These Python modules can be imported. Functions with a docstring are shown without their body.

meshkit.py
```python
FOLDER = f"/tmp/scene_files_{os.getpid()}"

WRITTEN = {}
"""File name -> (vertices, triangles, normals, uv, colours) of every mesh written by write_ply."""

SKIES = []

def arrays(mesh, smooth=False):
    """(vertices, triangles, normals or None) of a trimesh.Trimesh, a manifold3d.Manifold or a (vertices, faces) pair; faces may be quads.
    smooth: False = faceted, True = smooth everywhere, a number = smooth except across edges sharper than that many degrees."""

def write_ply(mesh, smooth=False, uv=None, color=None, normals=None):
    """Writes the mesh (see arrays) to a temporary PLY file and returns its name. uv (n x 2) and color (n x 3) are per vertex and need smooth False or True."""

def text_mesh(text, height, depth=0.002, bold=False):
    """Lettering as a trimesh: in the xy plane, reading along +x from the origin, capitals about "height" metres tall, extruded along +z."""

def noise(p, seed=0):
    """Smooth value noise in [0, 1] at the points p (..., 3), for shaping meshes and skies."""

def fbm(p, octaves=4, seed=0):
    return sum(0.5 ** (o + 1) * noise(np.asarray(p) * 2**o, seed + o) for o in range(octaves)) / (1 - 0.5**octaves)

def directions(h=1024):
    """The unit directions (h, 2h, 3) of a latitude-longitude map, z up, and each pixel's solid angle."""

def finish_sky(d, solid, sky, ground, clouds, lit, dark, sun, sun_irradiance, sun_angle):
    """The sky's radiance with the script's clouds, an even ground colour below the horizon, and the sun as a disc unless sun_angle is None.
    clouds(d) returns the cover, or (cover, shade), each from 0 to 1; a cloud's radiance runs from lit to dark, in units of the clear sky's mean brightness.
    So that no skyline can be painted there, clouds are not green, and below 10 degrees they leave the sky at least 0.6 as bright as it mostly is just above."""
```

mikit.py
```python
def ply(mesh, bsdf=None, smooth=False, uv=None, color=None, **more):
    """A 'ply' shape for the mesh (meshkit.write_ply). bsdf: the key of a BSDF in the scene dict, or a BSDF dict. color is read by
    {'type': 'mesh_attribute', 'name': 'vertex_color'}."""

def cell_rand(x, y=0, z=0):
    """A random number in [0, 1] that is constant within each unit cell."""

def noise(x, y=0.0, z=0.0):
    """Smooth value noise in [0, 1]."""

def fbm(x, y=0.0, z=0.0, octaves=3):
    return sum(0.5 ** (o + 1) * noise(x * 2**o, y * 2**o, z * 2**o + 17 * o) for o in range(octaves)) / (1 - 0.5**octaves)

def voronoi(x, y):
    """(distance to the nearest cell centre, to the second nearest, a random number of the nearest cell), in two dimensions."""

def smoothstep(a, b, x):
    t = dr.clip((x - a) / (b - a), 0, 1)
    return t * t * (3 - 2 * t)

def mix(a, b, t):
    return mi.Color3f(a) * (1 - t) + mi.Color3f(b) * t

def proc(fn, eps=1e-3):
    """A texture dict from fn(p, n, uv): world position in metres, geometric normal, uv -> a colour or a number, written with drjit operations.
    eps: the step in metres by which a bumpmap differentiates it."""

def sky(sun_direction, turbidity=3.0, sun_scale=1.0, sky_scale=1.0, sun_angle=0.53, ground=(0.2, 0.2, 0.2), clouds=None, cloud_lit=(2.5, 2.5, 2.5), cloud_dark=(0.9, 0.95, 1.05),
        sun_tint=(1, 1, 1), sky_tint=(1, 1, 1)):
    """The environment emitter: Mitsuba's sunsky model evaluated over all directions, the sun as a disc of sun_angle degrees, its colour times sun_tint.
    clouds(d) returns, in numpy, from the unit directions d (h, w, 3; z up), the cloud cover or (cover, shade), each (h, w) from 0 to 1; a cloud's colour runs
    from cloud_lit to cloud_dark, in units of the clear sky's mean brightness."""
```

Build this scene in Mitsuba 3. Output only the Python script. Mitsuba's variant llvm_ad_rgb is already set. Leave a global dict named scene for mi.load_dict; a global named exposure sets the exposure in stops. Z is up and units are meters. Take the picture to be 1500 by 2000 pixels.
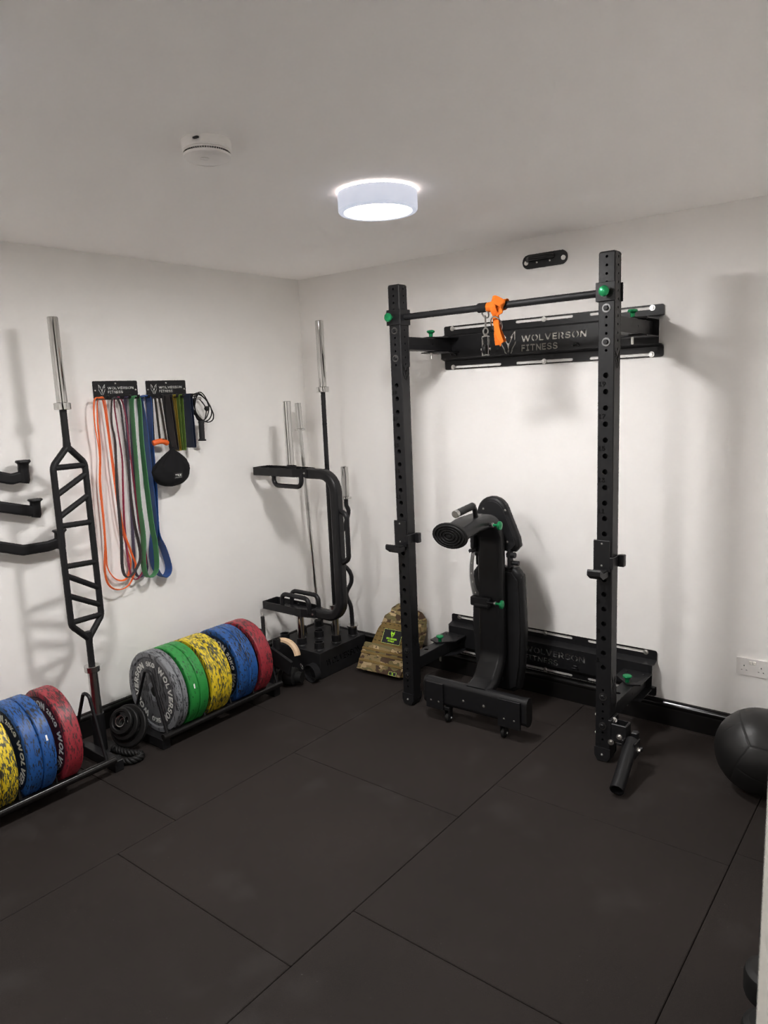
import math, random
import numpy as np, trimesh, mitsuba as mi, drjit as dr
import manifold3d as m3
from shapely.geometry import Polygon, LineString, Point, box as sbox
from shapely.ops import unary_union
from shapely import affinity
import mikit, meshkit
from mikit import noise, fbm, voronoi, smoothstep, mix
random.seed(7); RNG = np.random.default_rng(7)
T4 = mi.ScalarTransform4f
scene = {'type': 'scene'}
labels = {}
PI = math.pi

# ------------------------------------------------------------------ camera, light, exposure
exposure = 0.0
CAM = np.array([3.65781, -3.72235, 1.80577]); CD = np.array([-0.616602, 0.770003, -0.164001]); CU = np.array([-0.069629, 0.154161, 0.985589])
scene['camera'] = {'type': 'thinlens', 'fov': math.degrees(2 * math.atan(750 / 1405.57)), 'fov_axis': 'x', 'aperture_radius': 0.0018, 'focus_distance': 4.0,
                   'near_clip': 0.02, 'far_clip': 100.0, 'to_world': T4().look_at(origin=CAM.tolist(), target=(CAM + CD).tolist(), up=CU.tolist())}
H = 2.597            # ceiling height
ROOM_X, ROOM_Y = 3.506, -4.32
LAMP_SPOTS = [(1.78, -1.335), (1.78, -3.07)]
LAMP_POWER = (208.0, 204.0, 200.0)
HALO_POWER = (6.5, 5.4, 5.0)

# ------------------------------------------------------------------ materials
def mat(name, color, rough=0.5, metal=0.0, spec=0.5, bump=None, bscale=1.0, **kw):
    d = {'type': 'principled', 'base_color': color if isinstance(color, dict) else {'type': 'rgb', 'value': list(color)}, 'roughness': rough, 'metallic': metal, **kw}
    if not metal: d['specular'] = spec
    if bump is not None: d = {'type': 'bumpmap', 'arbitrary': bump, 'scale': bscale, 'bsdf': d}
    scene['mat_' + name] = {'type': 'twosided', 'bsdf': d}
def M(n): return 'mat_' + n

def wall_fn(p, n, uv):
    v = fbm(p.x * 3 + 7, p.y * 3, p.z * 3, 3)
    return mi.Color3f(0.915, 0.895, 0.872) * (0.985 + 0.03 * v)
def rubber_fn(p, n, uv):
    t = 0.72 + 0.4 * fbm(p.x * 2.2, p.y * 2.2, 0, 3) + 0.5 * (noise(p.x * 700, p.y * 700, 0) - 0.5)
    sp = smoothstep(0.985, 0.995, noise(p.x * 260, p.y * 260, 3)) * 0.10
    dust = smoothstep(0.62, 0.85, fbm(p.x * 5 + 3, p.y * 5, 0, 4)) * 0.006
    return mi.Color3f(0.0190, 0.0148, 0.0134) * t + sp + dust
def rubber_bump(p, n, uv): return noise(p.x * 450, p.y * 450, p.z * 450)
def plate_fn(base, dark, amount):
    def fn(p, n, uv):
        dx, dz = p.x - 0.367, p.z - 0.268
        a = dr.atan2(dz, dx)
        side = dr.abs(n.y)
        rim = fbm(a * 15 + p.y * 30, p.y * 300, 1.7, 3)
        face = fbm(p.x * 130 + p.z * 20, p.z * 26, p.y * 8, 3)
        v = dr.select(side > 0.9, face, rim)
        big = fbm(a * 2.1 + 4, p.y * 11, 0.3, 2)
        k = smoothstep(0.60 - amount, 0.66 - amount, v * 0.72 + big * 0.28)
        return mix(base, dark, k)
    return fn
def camo_fn(p, n, uv):
    q = fbm(p.x * 16 + 0.6 * p.y, p.z * 34 + p.y * 9, 2.0, 3)
    r = fbm(p.x * 22 + 9, p.z * 44 + p.y * 12, 5.0, 2)
    s = fbm(p.x * 30 + 31, p.z * 60, 9.0, 2)
    c = mix((0.23, 0.17, 0.085), (0.15, 0.125, 0.06), smoothstep(0.47, 0.5, q))
    c = mix(c, (0.40, 0.30, 0.17), smoothstep(0.575, 0.59, r))
    c = mix(c, (0.075, 0.048, 0.032), smoothstep(0.64, 0.655, s))
    return c * (0.9 + 0.25 * noise(p.x * 900, p.z * 900, p.y * 900))
def coyote_fn(p, n, uv): return mi.Color3f(0.185, 0.125, 0.047) * (0.8 + 0.4 * noise(p.x * 700, p.z * 900, p.y * 500))
def wood_fn(p, n, uv): return mix((0.62, 0.43, 0.26), (0.72, 0.53, 0.35), fbm(p.x * 40, p.y * 40, p.z * 160, 3))
def knurl_fn(p, n, uv): return noise(p.x * 900, p.y * 900, p.z * 900)

mat('wall', mikit.proc(wall_fn), 0.72, spec=0.25)
mat('ceiling', (0.93, 0.91, 0.89), 0.8, spec=0.15)
mat('trim_white', (0.82, 0.79, 0.73), 0.45)
mat('rubber', mikit.proc(rubber_fn), 0.8, spec=0.22, bump=mikit.proc(rubber_bump), bscale=0.0006)
mat('subfloor', (0.006, 0.006, 0.006), 0.9)
mat('gloss_black', (0.007, 0.0065, 0.0065), 0.22, spec=0.4)
mat('powder', (0.0085, 0.0085, 0.0095), 0.40, spec=0.30)
mat('powder_matte', (0.0085, 0.0085, 0.0095), 0.55, spec=0.28)
mat('hole', (0.003, 0.003, 0.003), 0.8, spec=0.1)
mat('vinyl', (0.007, 0.007, 0.0078), 0.5, spec=0.28)
mat('leather', (0.008, 0.0078, 0.0078), 0.42, spec=0.42)
mat('seam', (0.006, 0.006, 0.006), 0.7)
mat('black_rubber', (0.007, 0.007, 0.007), 0.55, spec=0.3)
mat('grip', (0.022, 0.022, 0.022), 0.75, spec=0.3, bump=mikit.proc(knurl_fn), bscale=0.0005)
mat('chrome', (0.58, 0.575, 0.56), 0.055, 1.0)
mat('steel', (0.46, 0.455, 0.44), 0.28, 1.0)
mat('dark_steel', (0.16, 0.16, 0.16), 0.35, 1.0)
mat('silver_paint', (0.72, 0.72, 0.71), 0.4, 0.2)
mat('backing', (0.62, 0.59, 0.54), 0.7, spec=0.2)
mat('zinc', (0.74, 0.73, 0.70), 0.32, 1.0)
mat('green_knob', (0.012, 0.24, 0.085), 0.24, 0.55)
mat('white_plastic', (0.80, 0.775, 0.75), 0.4)
mat('alarm', (0.90, 0.875, 0.85), 0.5)
mat('white_print', (0.62, 0.62, 0.60), 0.6)
mat('white_tag', (0.85, 0.85, 0.83), 0.5)
mat('orange', (0.80, 0.13, 0.022), 0.5)
mat('orange_cloth', (0.56, 0.125, 0.014), 0.85, spec=0.15)
mat('band_black', (0.02, 0.021, 0.024), 0.5)
mat('band_red', (0.26, 0.022, 0.065), 0.5)
mat('band_purple', (0.047, 0.035, 0.082), 0.5)
mat('band_green', (0.05, 0.20, 0.08), 0.5)
mat('band_blue', (0.014, 0.062, 0.23), 0.45)
mat('band_navy', (0.014, 0.022, 0.05), 0.55)
mat('band_charcoal', (0.026, 0.022, 0.022), 0.6)
mat('band_brown', (0.06, 0.05, 0.043), 0.6)
mat('band_yellow', (0.33, 0.235, 0.025), 0.5)
mat('band_lime', (0.11, 0.19, 0.03), 0.5)
mat('bag', (0.008, 0.008, 0.009), 0.85, spec=0.2)
mat('camo', mikit.proc(camo_fn), 0.9, spec=0.1)
mat('coyote', mikit.proc(coyote_fn), 0.9, spec=0.1)
mat('patch', (0.010, 0.010, 0.011), 0.8)
mat('neon', (0.42, 0.80, 0.03), 0.7)
mat('neon_edge', (0.62, 0.72, 0.22), 0.7)
mat('wood', mikit.proc(wood_fn), 0.5)
mat('plate_grey', mikit.proc(plate_fn((0.165, 0.172, 0.185), (0.030, 0.032, 0.037), 0.085)), 0.5)
mat('plate_green', mikit.proc(plate_fn((0.018, 0.22, 0.04), (0.012, 0.03, 0.016), 0.045)), 0.45)
mat('plate_yellow', mikit.proc(plate_fn((0.68, 0.50, 0.02), (0.050, 0.050, 0.030), 0.125)), 0.45)
mat('plate_blue', mikit.proc(plate_fn((0.014, 0.078, 0.27), (0.012, 0.016, 0.026), 0.055)), 0.45)
mat('plate_red', mikit.proc(plate_fn((0.28, 0.024, 0.036), (0.045, 0.018, 0.020), 0.065)), 0.45)
for c, v in dict(grey=(0.07, 0.073, 0.078), green=(0.012, 0.12, 0.03), yellow=(0.36, 0.28, 0.02), blue=(0.006, 0.014, 0.036), red=(0.045, 0.010, 0.018)).items():
    mat('face_' + c, v, 0.5)
mat('face_grey', mikit.proc(plate_fn((0.085, 0.088, 0.094), (0.022, 0.023, 0.026), 0.10)), 0.5)
for n, e in (('lamp_light', LAMP_POWER), ('lamp_halo', HALO_POWER)):
    pass

# ------------------------------------------------------------------ mesh helpers
def tm(m):
    if hasattr(m, 'to_mesh'):
        k = m.to_mesh(); return trimesh.Trimesh(np.array(k.vert_properties[:, :3]), np.array(k.tri_verts), process=False)
    return m
def mf(t):
    t = t.copy(); t.merge_vertices()
    return m3.Manifold(m3.Mesh(np.asarray(t.vertices, np.float32), np.asarray(t.faces, np.uint32)))
def cat(*ms):
    out = []
    for m in ms:
        if isinstance(m, (list, tuple)): out += [tm(x) for x in m]
        else: out.append(tm(m))
    return trimesh.util.concatenate(out)
def box(x0, x1, y0, y1, z0, z1, b=0.002):
    """box with chamfered edges, as the hull of its 24 points"""
    x0, x1 = min(x0, x1), max(x0, x1); y0, y1 = min(y0, y1), max(y0, y1); z0, z1 = min(z0, z1), max(z0, z1)
    b = min(b, (x1 - x0) * .45, (y1 - y0) * .45, (z1 - z0) * .45)
    P = []
    for i, (sx) in enumerate((x0 + b, x1 - b)):
        for j, sy in enumerate((y0 + b, y1 - b)):
            for k, sz in enumerate((z0 + b, z1 - b)):
                P += [((x0, x1)[i], sy, sz), (sx, (y0, y1)[j], sz), (sx, sy, (z0, z1)[k])]
    return tm(m3.Manifold.hull_points(np.array(P, np.float32)))
def xf(m, R=None, t=(0, 0, 0)):
    m = tm(m).copy(); A = np.eye(4)
    if R is not None: A[:3, :3] = R
    A[:3, 3] = t; m.apply_transform(A); return m
def basis(z, x=None):
    z = np.asarray(z, float); z = z / np.linalg.norm(z)
    x = np.array([1, 0, 0.]) if x is None else np.asarray(x, float)
    if abs(z @ x) > .999 * np.linalg.norm(x): x = np.array([0, 1, 0.])
    y = np.cross(z, x); y /= np.linalg.norm(y); x = np.cross(y, z)
    return np.stack([x, y, z], 1)
def lathe(prof, p0=(0, 0, 0), axis=(0, 0, 1), n=32, xd=None, closed=False):
    """profile [(r, h)...] revolved about axis through p0"""
    pr = list(prof)
    if closed: pr = pr + [pr[0]]
    m = trimesh.creation.revolve(np.array(pr, float), sections=n)
    if m.volume < 0: m.invert()
    return xf(m, basis(axis, xd), p0)
def cyl(p0, p1, r, n=20, b=0.0015, r1=None):
    p0, p1 = np.array(p0, float), np.array(p1, float); L = np.linalg.norm(p1 - p0); r1 = r if r1 is None else r1
    b = min(b, r * .4, L * .3)
    return lathe([(0, 0), (r - b, 0), (r, b), (r1, L - b), (r1 - b, L), (0, L)], p0, p1 - p0, n)
def pipe(p0, p1, r, ri, n=24):
    p0, p1 = np.array(p0, float), np.array(p1, float); L = np.linalg.norm(p1 - p0)
    return lathe([(ri, 0), (r, 0), (r, L), (ri, L)], p0, p1 - p0, n, closed=True)
def fillet(P, r, n=7):
    P = [np.array(p, float) for p in P]; out = [P[0]]
    for i in range(1, len(P) - 1):
        a, b, c = P[i - 1], P[i], P[i + 1]
        u, v = (a - b), (c - b); lu, lv = np.linalg.norm(u), np.linalg.norm(v); u /= lu; v /= lv
        ang = math.acos(np.clip(u @ v, -1, 1))
        if ang > PI - .02: out.append(b); continue
        rr = r[i - 1] if isinstance(r, (list, tuple)) else r
        d = min(rr / math.tan(ang / 2), lu * .49, lv * .49); rr = d * math.tan(ang / 2)
        bis = (u + v) / np.linalg.norm(u + v); ctr = b + bis * rr / math.sin(ang / 2)
        s, e = b + u * d - ctr, b + v * d - ctr; w = PI - ang
        for k in range(n + 1):
            t = k / n; out.append(ctr + (math.sin((1 - t) * w) * s + math.sin(t * w) * e) / math.sin(w))
    return out + [P[-1]]
def spline(P, n=8, closed=False):
    P = np.array(P, float); N = len(P); out = []
    for i in range(N if closed else N - 1):
        g = (lambda k: P[k % N]) if closed else (lambda k: P[min(max(k, 0), N - 1)])
        a, b, c, d = g(i - 1), g(i), g(i + 1), g(i + 2)
        for k in range(n):
            t = k / n; out.append(.5 * (2 * b + (c - a) * t + (2 * a - 5 * b + 4 * c - d) * t * t + (3 * b - a - 3 * c + d) * t ** 3))
    if not closed: out.append(P[-1])
    return np.array(out)
def sweep(path, prof, closed=False, up=None, scale=None, frames=None):
    """profile (k,2) swept along path; up = fixed reference direction or None for minimal rotation"""
    P = np.array(path, float); N = len(P); prof = np.array(prof, float); K = len(prof)
    t = (np.roll(P, -1, 0) - np.roll(P, 1, 0)) if closed else np.gradient(P, axis=0)
    t /= np.linalg.norm(t, axis=1, keepdims=True) + 1e-12
    V = []
    x = None
    for i in range(N):
        if frames is not None: x, y = frames(i, t[i])
        elif up is not None:
            y = np.cross(t[i], up); y /= np.linalg.norm(y) + 1e-12; x = np.cross(y, t[i])
        else:
            if x is None:
                a = np.array([0, 0, 1.]) if abs(t[i][2]) < .9 else np.array([1., 0, 0]); x = a - (a @ t[i]) * t[i]
            else: x = x - (x @ t[i]) * t[i]
            x /= np.linalg.norm(x); y = np.cross(t[i], x)
        s = 1 if scale is None else scale(i / (N - 1))
        s = np.broadcast_to(s, 2)
        V.append(P[i] + prof[:, :1] * s[0] * x + prof[:, 1:] * s[1] * y)
    V = np.concatenate(V); F = []
    for i in range(N if closed else N - 1):
        j = (i + 1) % N
        for k in range(K):
            l = (k + 1) % K; F += [(i * K + k, i * K + l, j * K + l), (i * K + k, j * K + l, j * K + k)]
    if not closed:
        for k in range(1, K - 1): F += [(0, k + 1, k), ((N - 1) * K, (N - 1) * K + k, (N - 1) * K + k + 1)]
    m = trimesh.Trimesh(V, F, process=False)
    if m.volume < 0: m.invert()
    return m
def circ(r, n=14, ry=None):
    a = np.arange(n) * 2 * PI / n; return np.stack([r * np.cos(a), (r if ry is None else ry) * np.sin(a)], 1)
def rrect(w, h, r, n=4):
    out = []
    for cx, cy, a0 in ((w / 2 - r, h / 2 - r, 0), (-w / 2 + r, h / 2 - r, PI / 2), (-w / 2 + r, -h / 2 + r, PI), (w / 2 - r, -h / 2 + r, 1.5 * PI)):
        for k in range(n + 1): a = a0 + k / n * PI / 2; out.append((cx + r * math.cos(a), cy + r * math.sin(a)))
    return np.array(out)
def tube(P, r, n=12, closed=False, rad=None): return sweep(P if rad is None else fillet(P, rad), circ(r, n), closed)
def extr(poly, d):
    g = getattr(poly, 'geoms', [poly])
    return cat([trimesh.creation.extrude_polygon(q, d, engine='earcut') for q in g if q.area > 1e-9])
def face(m, o, xd, yd):
    """puts a mesh built in the xy plane (z out) at o with its x along xd and its y along yd"""
    xd = np.array(xd, float); xd /= np.linalg.norm(xd); yd = np.array(yd, float); yd -= (yd @ xd) * xd; yd /= np.linalg.norm(yd)
    return xf(m, np.stack([xd, yd, np.cross(xd, yd)], 1), o)
def hexbolt(p, d, r=0.011, h=0.008, washer=True):
    p = np.array(p, float); d = np.array(d, float); d /= np.linalg.norm(d)
    out = []
    if washer: out.append(lathe([(0, 0), (r * 1.5, 0), (r * 1.5, .0025), (0, .0025)], p, d, 20))
    out.append(lathe([(0, .002), (r, .002), (r, h * .8), (r * .85, h), (0, h)], p, d, 6))
    return cat(out)
def dome(p, d, r=0.008, h=0.004):
    return lathe([(0, 0), (r, 0), (r * .9, h * .6), (r * .5, h * .95), (0, h)], p, d, 14)
def torus(c, axis, R, r, n=28, k=10):
    a = np.arange(n) * 2 * PI / n; B = basis(axis)
    return sweep(np.array(c) + R * (np.cos(a)[:, None] * B[:, 0] + np.sin(a)[:, None] * B[:, 1]), circ(r, k), True)

WOLF = {'ear': [(.13, .77), (.33, 1.0), (.315, .64)], 'in': [(.09, .765), (.19, .765), (.12, .63), (.05, .49)],
        'cheek': [(.36, .58), (.33, .48), (.2, .28), (.165, .14), (.06, .012), (.03, .012)],
        'nose': [(-.075, .52), (.075, .52), (.028, .24), (.058, .19), (0, .085), (-.058, .19), (-.028, .24)]}
def wolf(h, solid=False):
    """outline of the wolf-head emblem, h tall, lower middle at the origin"""
    g = [Polygon(WOLF['nose'])]
    if solid:
        o = [(.33, 1.0), (.36, .58), (.33, .48), (.2, .28), (.165, .14), (.05, 0)]
        g = [Polygon(o + [(-x, y) for x, y in o[::-1]] + [(-.12, .74), (.12, .74)]).difference(Polygon(WOLF['nose']).buffer(.02))]
    else:
        for s in (1, -1):
            for k in ('ear', 'in', 'cheek'): g.append(LineString([(s * x, y) for x, y in WOLF[k]]).buffer(.034, cap_style=2, join_style=2))
    return affinity.scale(unary_union(g), h, h, origin=(0, 0))
LET = {}
def letter(c, h, d=0.002):
    """one bold capital as a mesh (x from 0), with the stencil bridge that keeps its middle in place"""
    if c not in LET:
        m = meshkit.text_mesh(c, 1.0, 1.0, bold=True); V = np.array(m.vertices); top = [f for f in m.faces if V[f, 2].min() > .5]
        g = unary_union([Polygon(V[f, :2]) for f in top]).buffer(.002).buffer(.026, join_style=2).simplify(.006); x0, y0, x1, y1 = g.bounds
        g = affinity.scale(affinity.translate(g, -x0, -y0), 1, 1 / (y1 - y0), origin=(0, 0)); m = extr(g, 1.0); LET[c] = (m, x1 - x0)
    m, w = LET[c]; m = m.copy(); m.apply_scale([h, h, d]); return m, w * h
def word(text, h, d, width=None, gap=0.10, stencil=False):
    out, x = [], 0
    for c in text:
        if c == ' ': x += .4 * h; continue
        m, w = letter(c, h, d)
        if stencil and c in 'OR':
            a = mf(m) - m3.Manifold.cube([.12 * h, 3 * h, 3 * d]).translate([(w * .5 if c == 'O' else w * .36) - .055 * h, -h, -d]); m = tm(a)
        m.apply_translation([x, 0, 0]); out.append(m); x += w + gap * h
    m = cat(out)
    if width: m.apply_scale([width / (x - gap * h), 1, 1])
    return m
def logo_cut(scale, d, stencil=True):
    """emblem + the two lines of lettering; scale = height of the emblem; origin at its lower left"""
    parts = [extr(affinity.translate(wolf(scale), .40 * scale, 0), d)]
    a = word('WOLVERSON', .285 * scale, d, 2.96 * scale, stencil=stencil); a.apply_translation([1.03 * scale, .52 * scale, 0])
    b = word('FITNESS', .285 * scale, d, 1.70 * scale, stencil=stencil); b.apply_translation([1.03 * scale, .12 * scale, 0])
    return cat(parts, a, b)
def minus(m, *cuts):
    a = m if isinstance(m, m3.Manifold) else mf(tm(m))
    for c in cuts:
        if isinstance(c, m3.Manifold): a = a - c
        else:
            for piece in tm(c).split(only_watertight=False): a = a - mf(piece)
    return tm(a)
def mcyl(p0, p1, r, n=16): return mf(cyl(p0, p1, r, n, b=0))

# ------------------------------------------------------------------ scene helpers
def numbered(k):
    def taken(q): return q in scene or q in labels or any(s.startswith(q + '__') for s in scene)
    if not taken(k): return k
    i = 1
    while taken('%s_%03d' % (k, i)): i += 1
    return '%s_%03d' % (k, i)
def thing(name, label, catg, group=None):
    k = numbered(name); labels[k] = {'label': label, 'category': catg}
    if group: labels[k]['group'] = group
    return k
def part(parent, name, mesh, m, smooth=35, label=None, **more):
    k = numbered(parent + '__' + name)
    scene[k] = mikit.ply(tm(mesh), M(m), smooth=smooth, **more)
    if label: labels[k] = {'label': label}
    return k
def struct(name, mesh, m, smooth=False, label=None):
    scene[name] = mikit.ply(tm(mesh), M(m), smooth=smooth); labels[name] = {'kind': 'structure'}
    if label: labels[name]['label'] = label
    return name
def single(name, mesh, m, label, catg, group=None, smooth=35):
    k = thing(name, label, catg, group); scene[k] = mikit.ply(tm(mesh), M(m), smooth=smooth); return k

# ================================================================== THE ROOM
struct('floor', box(-.1, ROOM_X + 1.3, ROOM_Y - .1, .1, -.14, -.02, 0), 'subfloor')
struct('ceiling', box(-.1, ROOM_X + .13, ROOM_Y - .1, .1, H, H + .1, 0), 'ceiling', label='plain white painted ceiling')
struct('wall_left', box(-.1, 0, ROOM_Y, 0, -.02, H, 0), 'wall', label='white painted wall with bands and bar grips hanging')
struct('wall_back', box(-.1, ROOM_X + .13, 0, .1, -.02, H, 0), 'wall', label='white painted wall behind the power rack')
struct('wall_near', box(-.1, ROOM_X + .13, ROOM_Y - .1, ROOM_Y, -.02, H, 0), 'wall')
struct('wall_right', cat(box(ROOM_X, ROOM_X + .13, -2.75, 0, -.02, H, 0), box(ROOM_X, ROOM_X + .13, ROOM_Y, -4.1, -.02, H, 0)), 'wall')
struct('trim_1', cat(xf(extr(Polygon([(ROOM_X - .008, -2.749), (ROOM_X - .008, -2.753), (ROOM_X + .134, -2.850), (ROOM_X + .134, -2.749)]), H - .001)), box(ROOM_X - .004, ROOM_X + .134, -4.1, -4.072, 0, H - .001, .003)), 'trim_white', label='white door lining at the right edge')
# rubber floor tiles, 1 m by 1 m, each a slab of its own
cols = [(-0.9, 0.1, -.072), (0.1, 1.098, -.072), (1.098, 2.098, -.352), (2.098, 3.101, -.043), (3.101, 4.1, -.95)]
for x0, x1, ystart in cols:
    y = ystart + 1.0
    while y > ROOM_Y:
        a, b_ = max(x0, 0.0), min(x1, ROOM_X)
        if x1 > 4: b_ = ROOM_X + .13 if (y - 1 < -2.78 and y > -4.07) else ROOM_X
        lo, hi = max(y - 1.0, ROOM_Y), min(y, 0)
        if hi - lo > .01 and b_ - a > .01:
            part('floor', 'rubber_tile', box(a + .0012, b_ - .0012, lo + .0012, hi - .0012, -.02, RNG.uniform(-.0006, 0), .0022), 'rubber', False)
        y -= 1.0
def skirting(x0, x1, length):
    return np.array([(0, 0), (.018, 0), (.018, .088), (.0165, .092), (.0165, .096), (.020, .102), (.0215, .109), (.020, .116), (.014, .122), (.011, .1255), (.011, .130), (.004, .135), (0, .135)])
prof = skirting(0, 0, 0)
def run(a, b_, nrm):
    a, b_ = np.array(a, float), np.array(b_, float); nrm = np.array(nrm, float); V = []
    for p in (a, b_): V += [p + nrm * q[0] + np.array([0, 0, q[1]]) for q in prof]
    K = len(prof); F = []
    for k in range(K): l = (k + 1) % K; F += [(k, l, K + l), (k, K + l, K + k)]
    for k in range(1, K - 1): F += [(0, k + 1, k), (K, K + k, K + k + 1)]
    m = trimesh.Trimesh(np.array(V), F, process=False)
    if m.volume < 0: m.invert()
    return m
struct('baseboard_back', run((0, 0, 0), (ROOM_X, 0, 0), (0, -1, 0)), 'gloss_black', 40, 'glossy black moulded baseboard under the power rack')
struct('baseboard_left', run((0, 0, 0), (0, ROOM_Y, 0), (1, 0, 0)), 'gloss_black', 40, 'glossy black moulded baseboard behind the weight racks')
struct('baseboard_right', run((ROOM_X, 0, 0), (ROOM_X, -2.75, 0), (-1, 0, 0)), 'gloss_black', 40)

# ceiling lamps
for i, (lx, ly) in enumerate(LAMP_SPOTS):
    k = thing('ceiling_lamp', ['round white drum ceiling lamp, lit, above the middle of the room', 'round white drum ceiling lamp beyond the left edge of the view'][i], 'lamp')
    hs_ = part(k, 'housing', lathe([(0, H - .006), (.145, H - .006), (.159, H - .010), (.159, H - .074), (.155, H - .080), (.138, H - .081), (.134, H - .077), (.134, H - .070), (0, H - .070)][::-1], (lx, ly, 0), (0, 0, 1), 64), 'white_plastic', 30)
    scene[hs_]['emitter'] = {'type': 'area', 'radiance': {'type': 'rgb', 'value': [0.29, 0.345, 0.46]}}
    dk = part(k, 'diffuser', lathe([(0, H - .084), (.09, H - .0835), (.125, H - .081), (.132, H - .078), (.132, H - .071), (0, H - .071)], (lx, ly, 0), (0, 0, 1), 64), 'white_plastic', 30, 'glowing round diffuser')
    scene[dk]['emitter'] = {'type': 'area', 'radiance': {'type': 'rgb', 'value': list(LAMP_POWER)}}
    hk = part(k, 'halo_ring', lathe([(.146, H - .006), (.156, H - .006), (.156, H - .001), (.146, H - .001)], (lx, ly, 0), (0, 0, 1), 64, closed=True), 'white_plastic', False, 'thin glowing gap against the ceiling')
    scene[hk]['emitter'] = {'type': 'area', 'radiance': {'type': 'rgb', 'value': list(HALO_POWER)}}
# smoke alarm
k = thing('smoke_alarm', 'round white smoke alarm on the ceiling left of the lamp', 'smoke alarm')
sx, sy = 1.765, -2.165
part(k, 'base', lathe([(0, H), (.076, H), (.0765, H - .004), (.0765, H - .026), (.074, H - .029), (0, H - .029)][::-1], (sx, sy, 0), (0, 0, 1), 48), 'alarm')
part(k, 'cover', lathe([(0, H - .029), (.071, H - .029), (.073, H - .031), (.073, H - .034), (.069, H - .035), (.069, H - .039), (.073, H - .040), (.072, H - .047), (.066, H - .053), (.05, H - .056), (0, H - .057)][::-1], (sx, sy, 0), (0, 0, 1), 48), 'alarm')
vents = []
for a in range(60):
    t = a * 2 * PI / 60; vents.append(xf(box(.0685, .0715, -.0016, .0016, H - .0388, H - .0352, 0), basis((0, 0, 1), (math.cos(t), math.sin(t), 0)), (sx, sy, 0)))
part(k, 'vent_ribs', cat(vents), 'seam', False, 'ring of narrow vent slots')
part(k, 'test_button', lathe([(0, 0), (.013, 0), (.013, .0025), (.011, .0035), (0, .0035)], (sx + .012, sy - .02, H - .0565), (0, 0, -1), 24), 'white_plastic')
part(k, 'latch', box(sx + .03, sx + .05, sy - .076, sy - .066, H - .016, H - .011, .001), 'seam', False)
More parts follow.
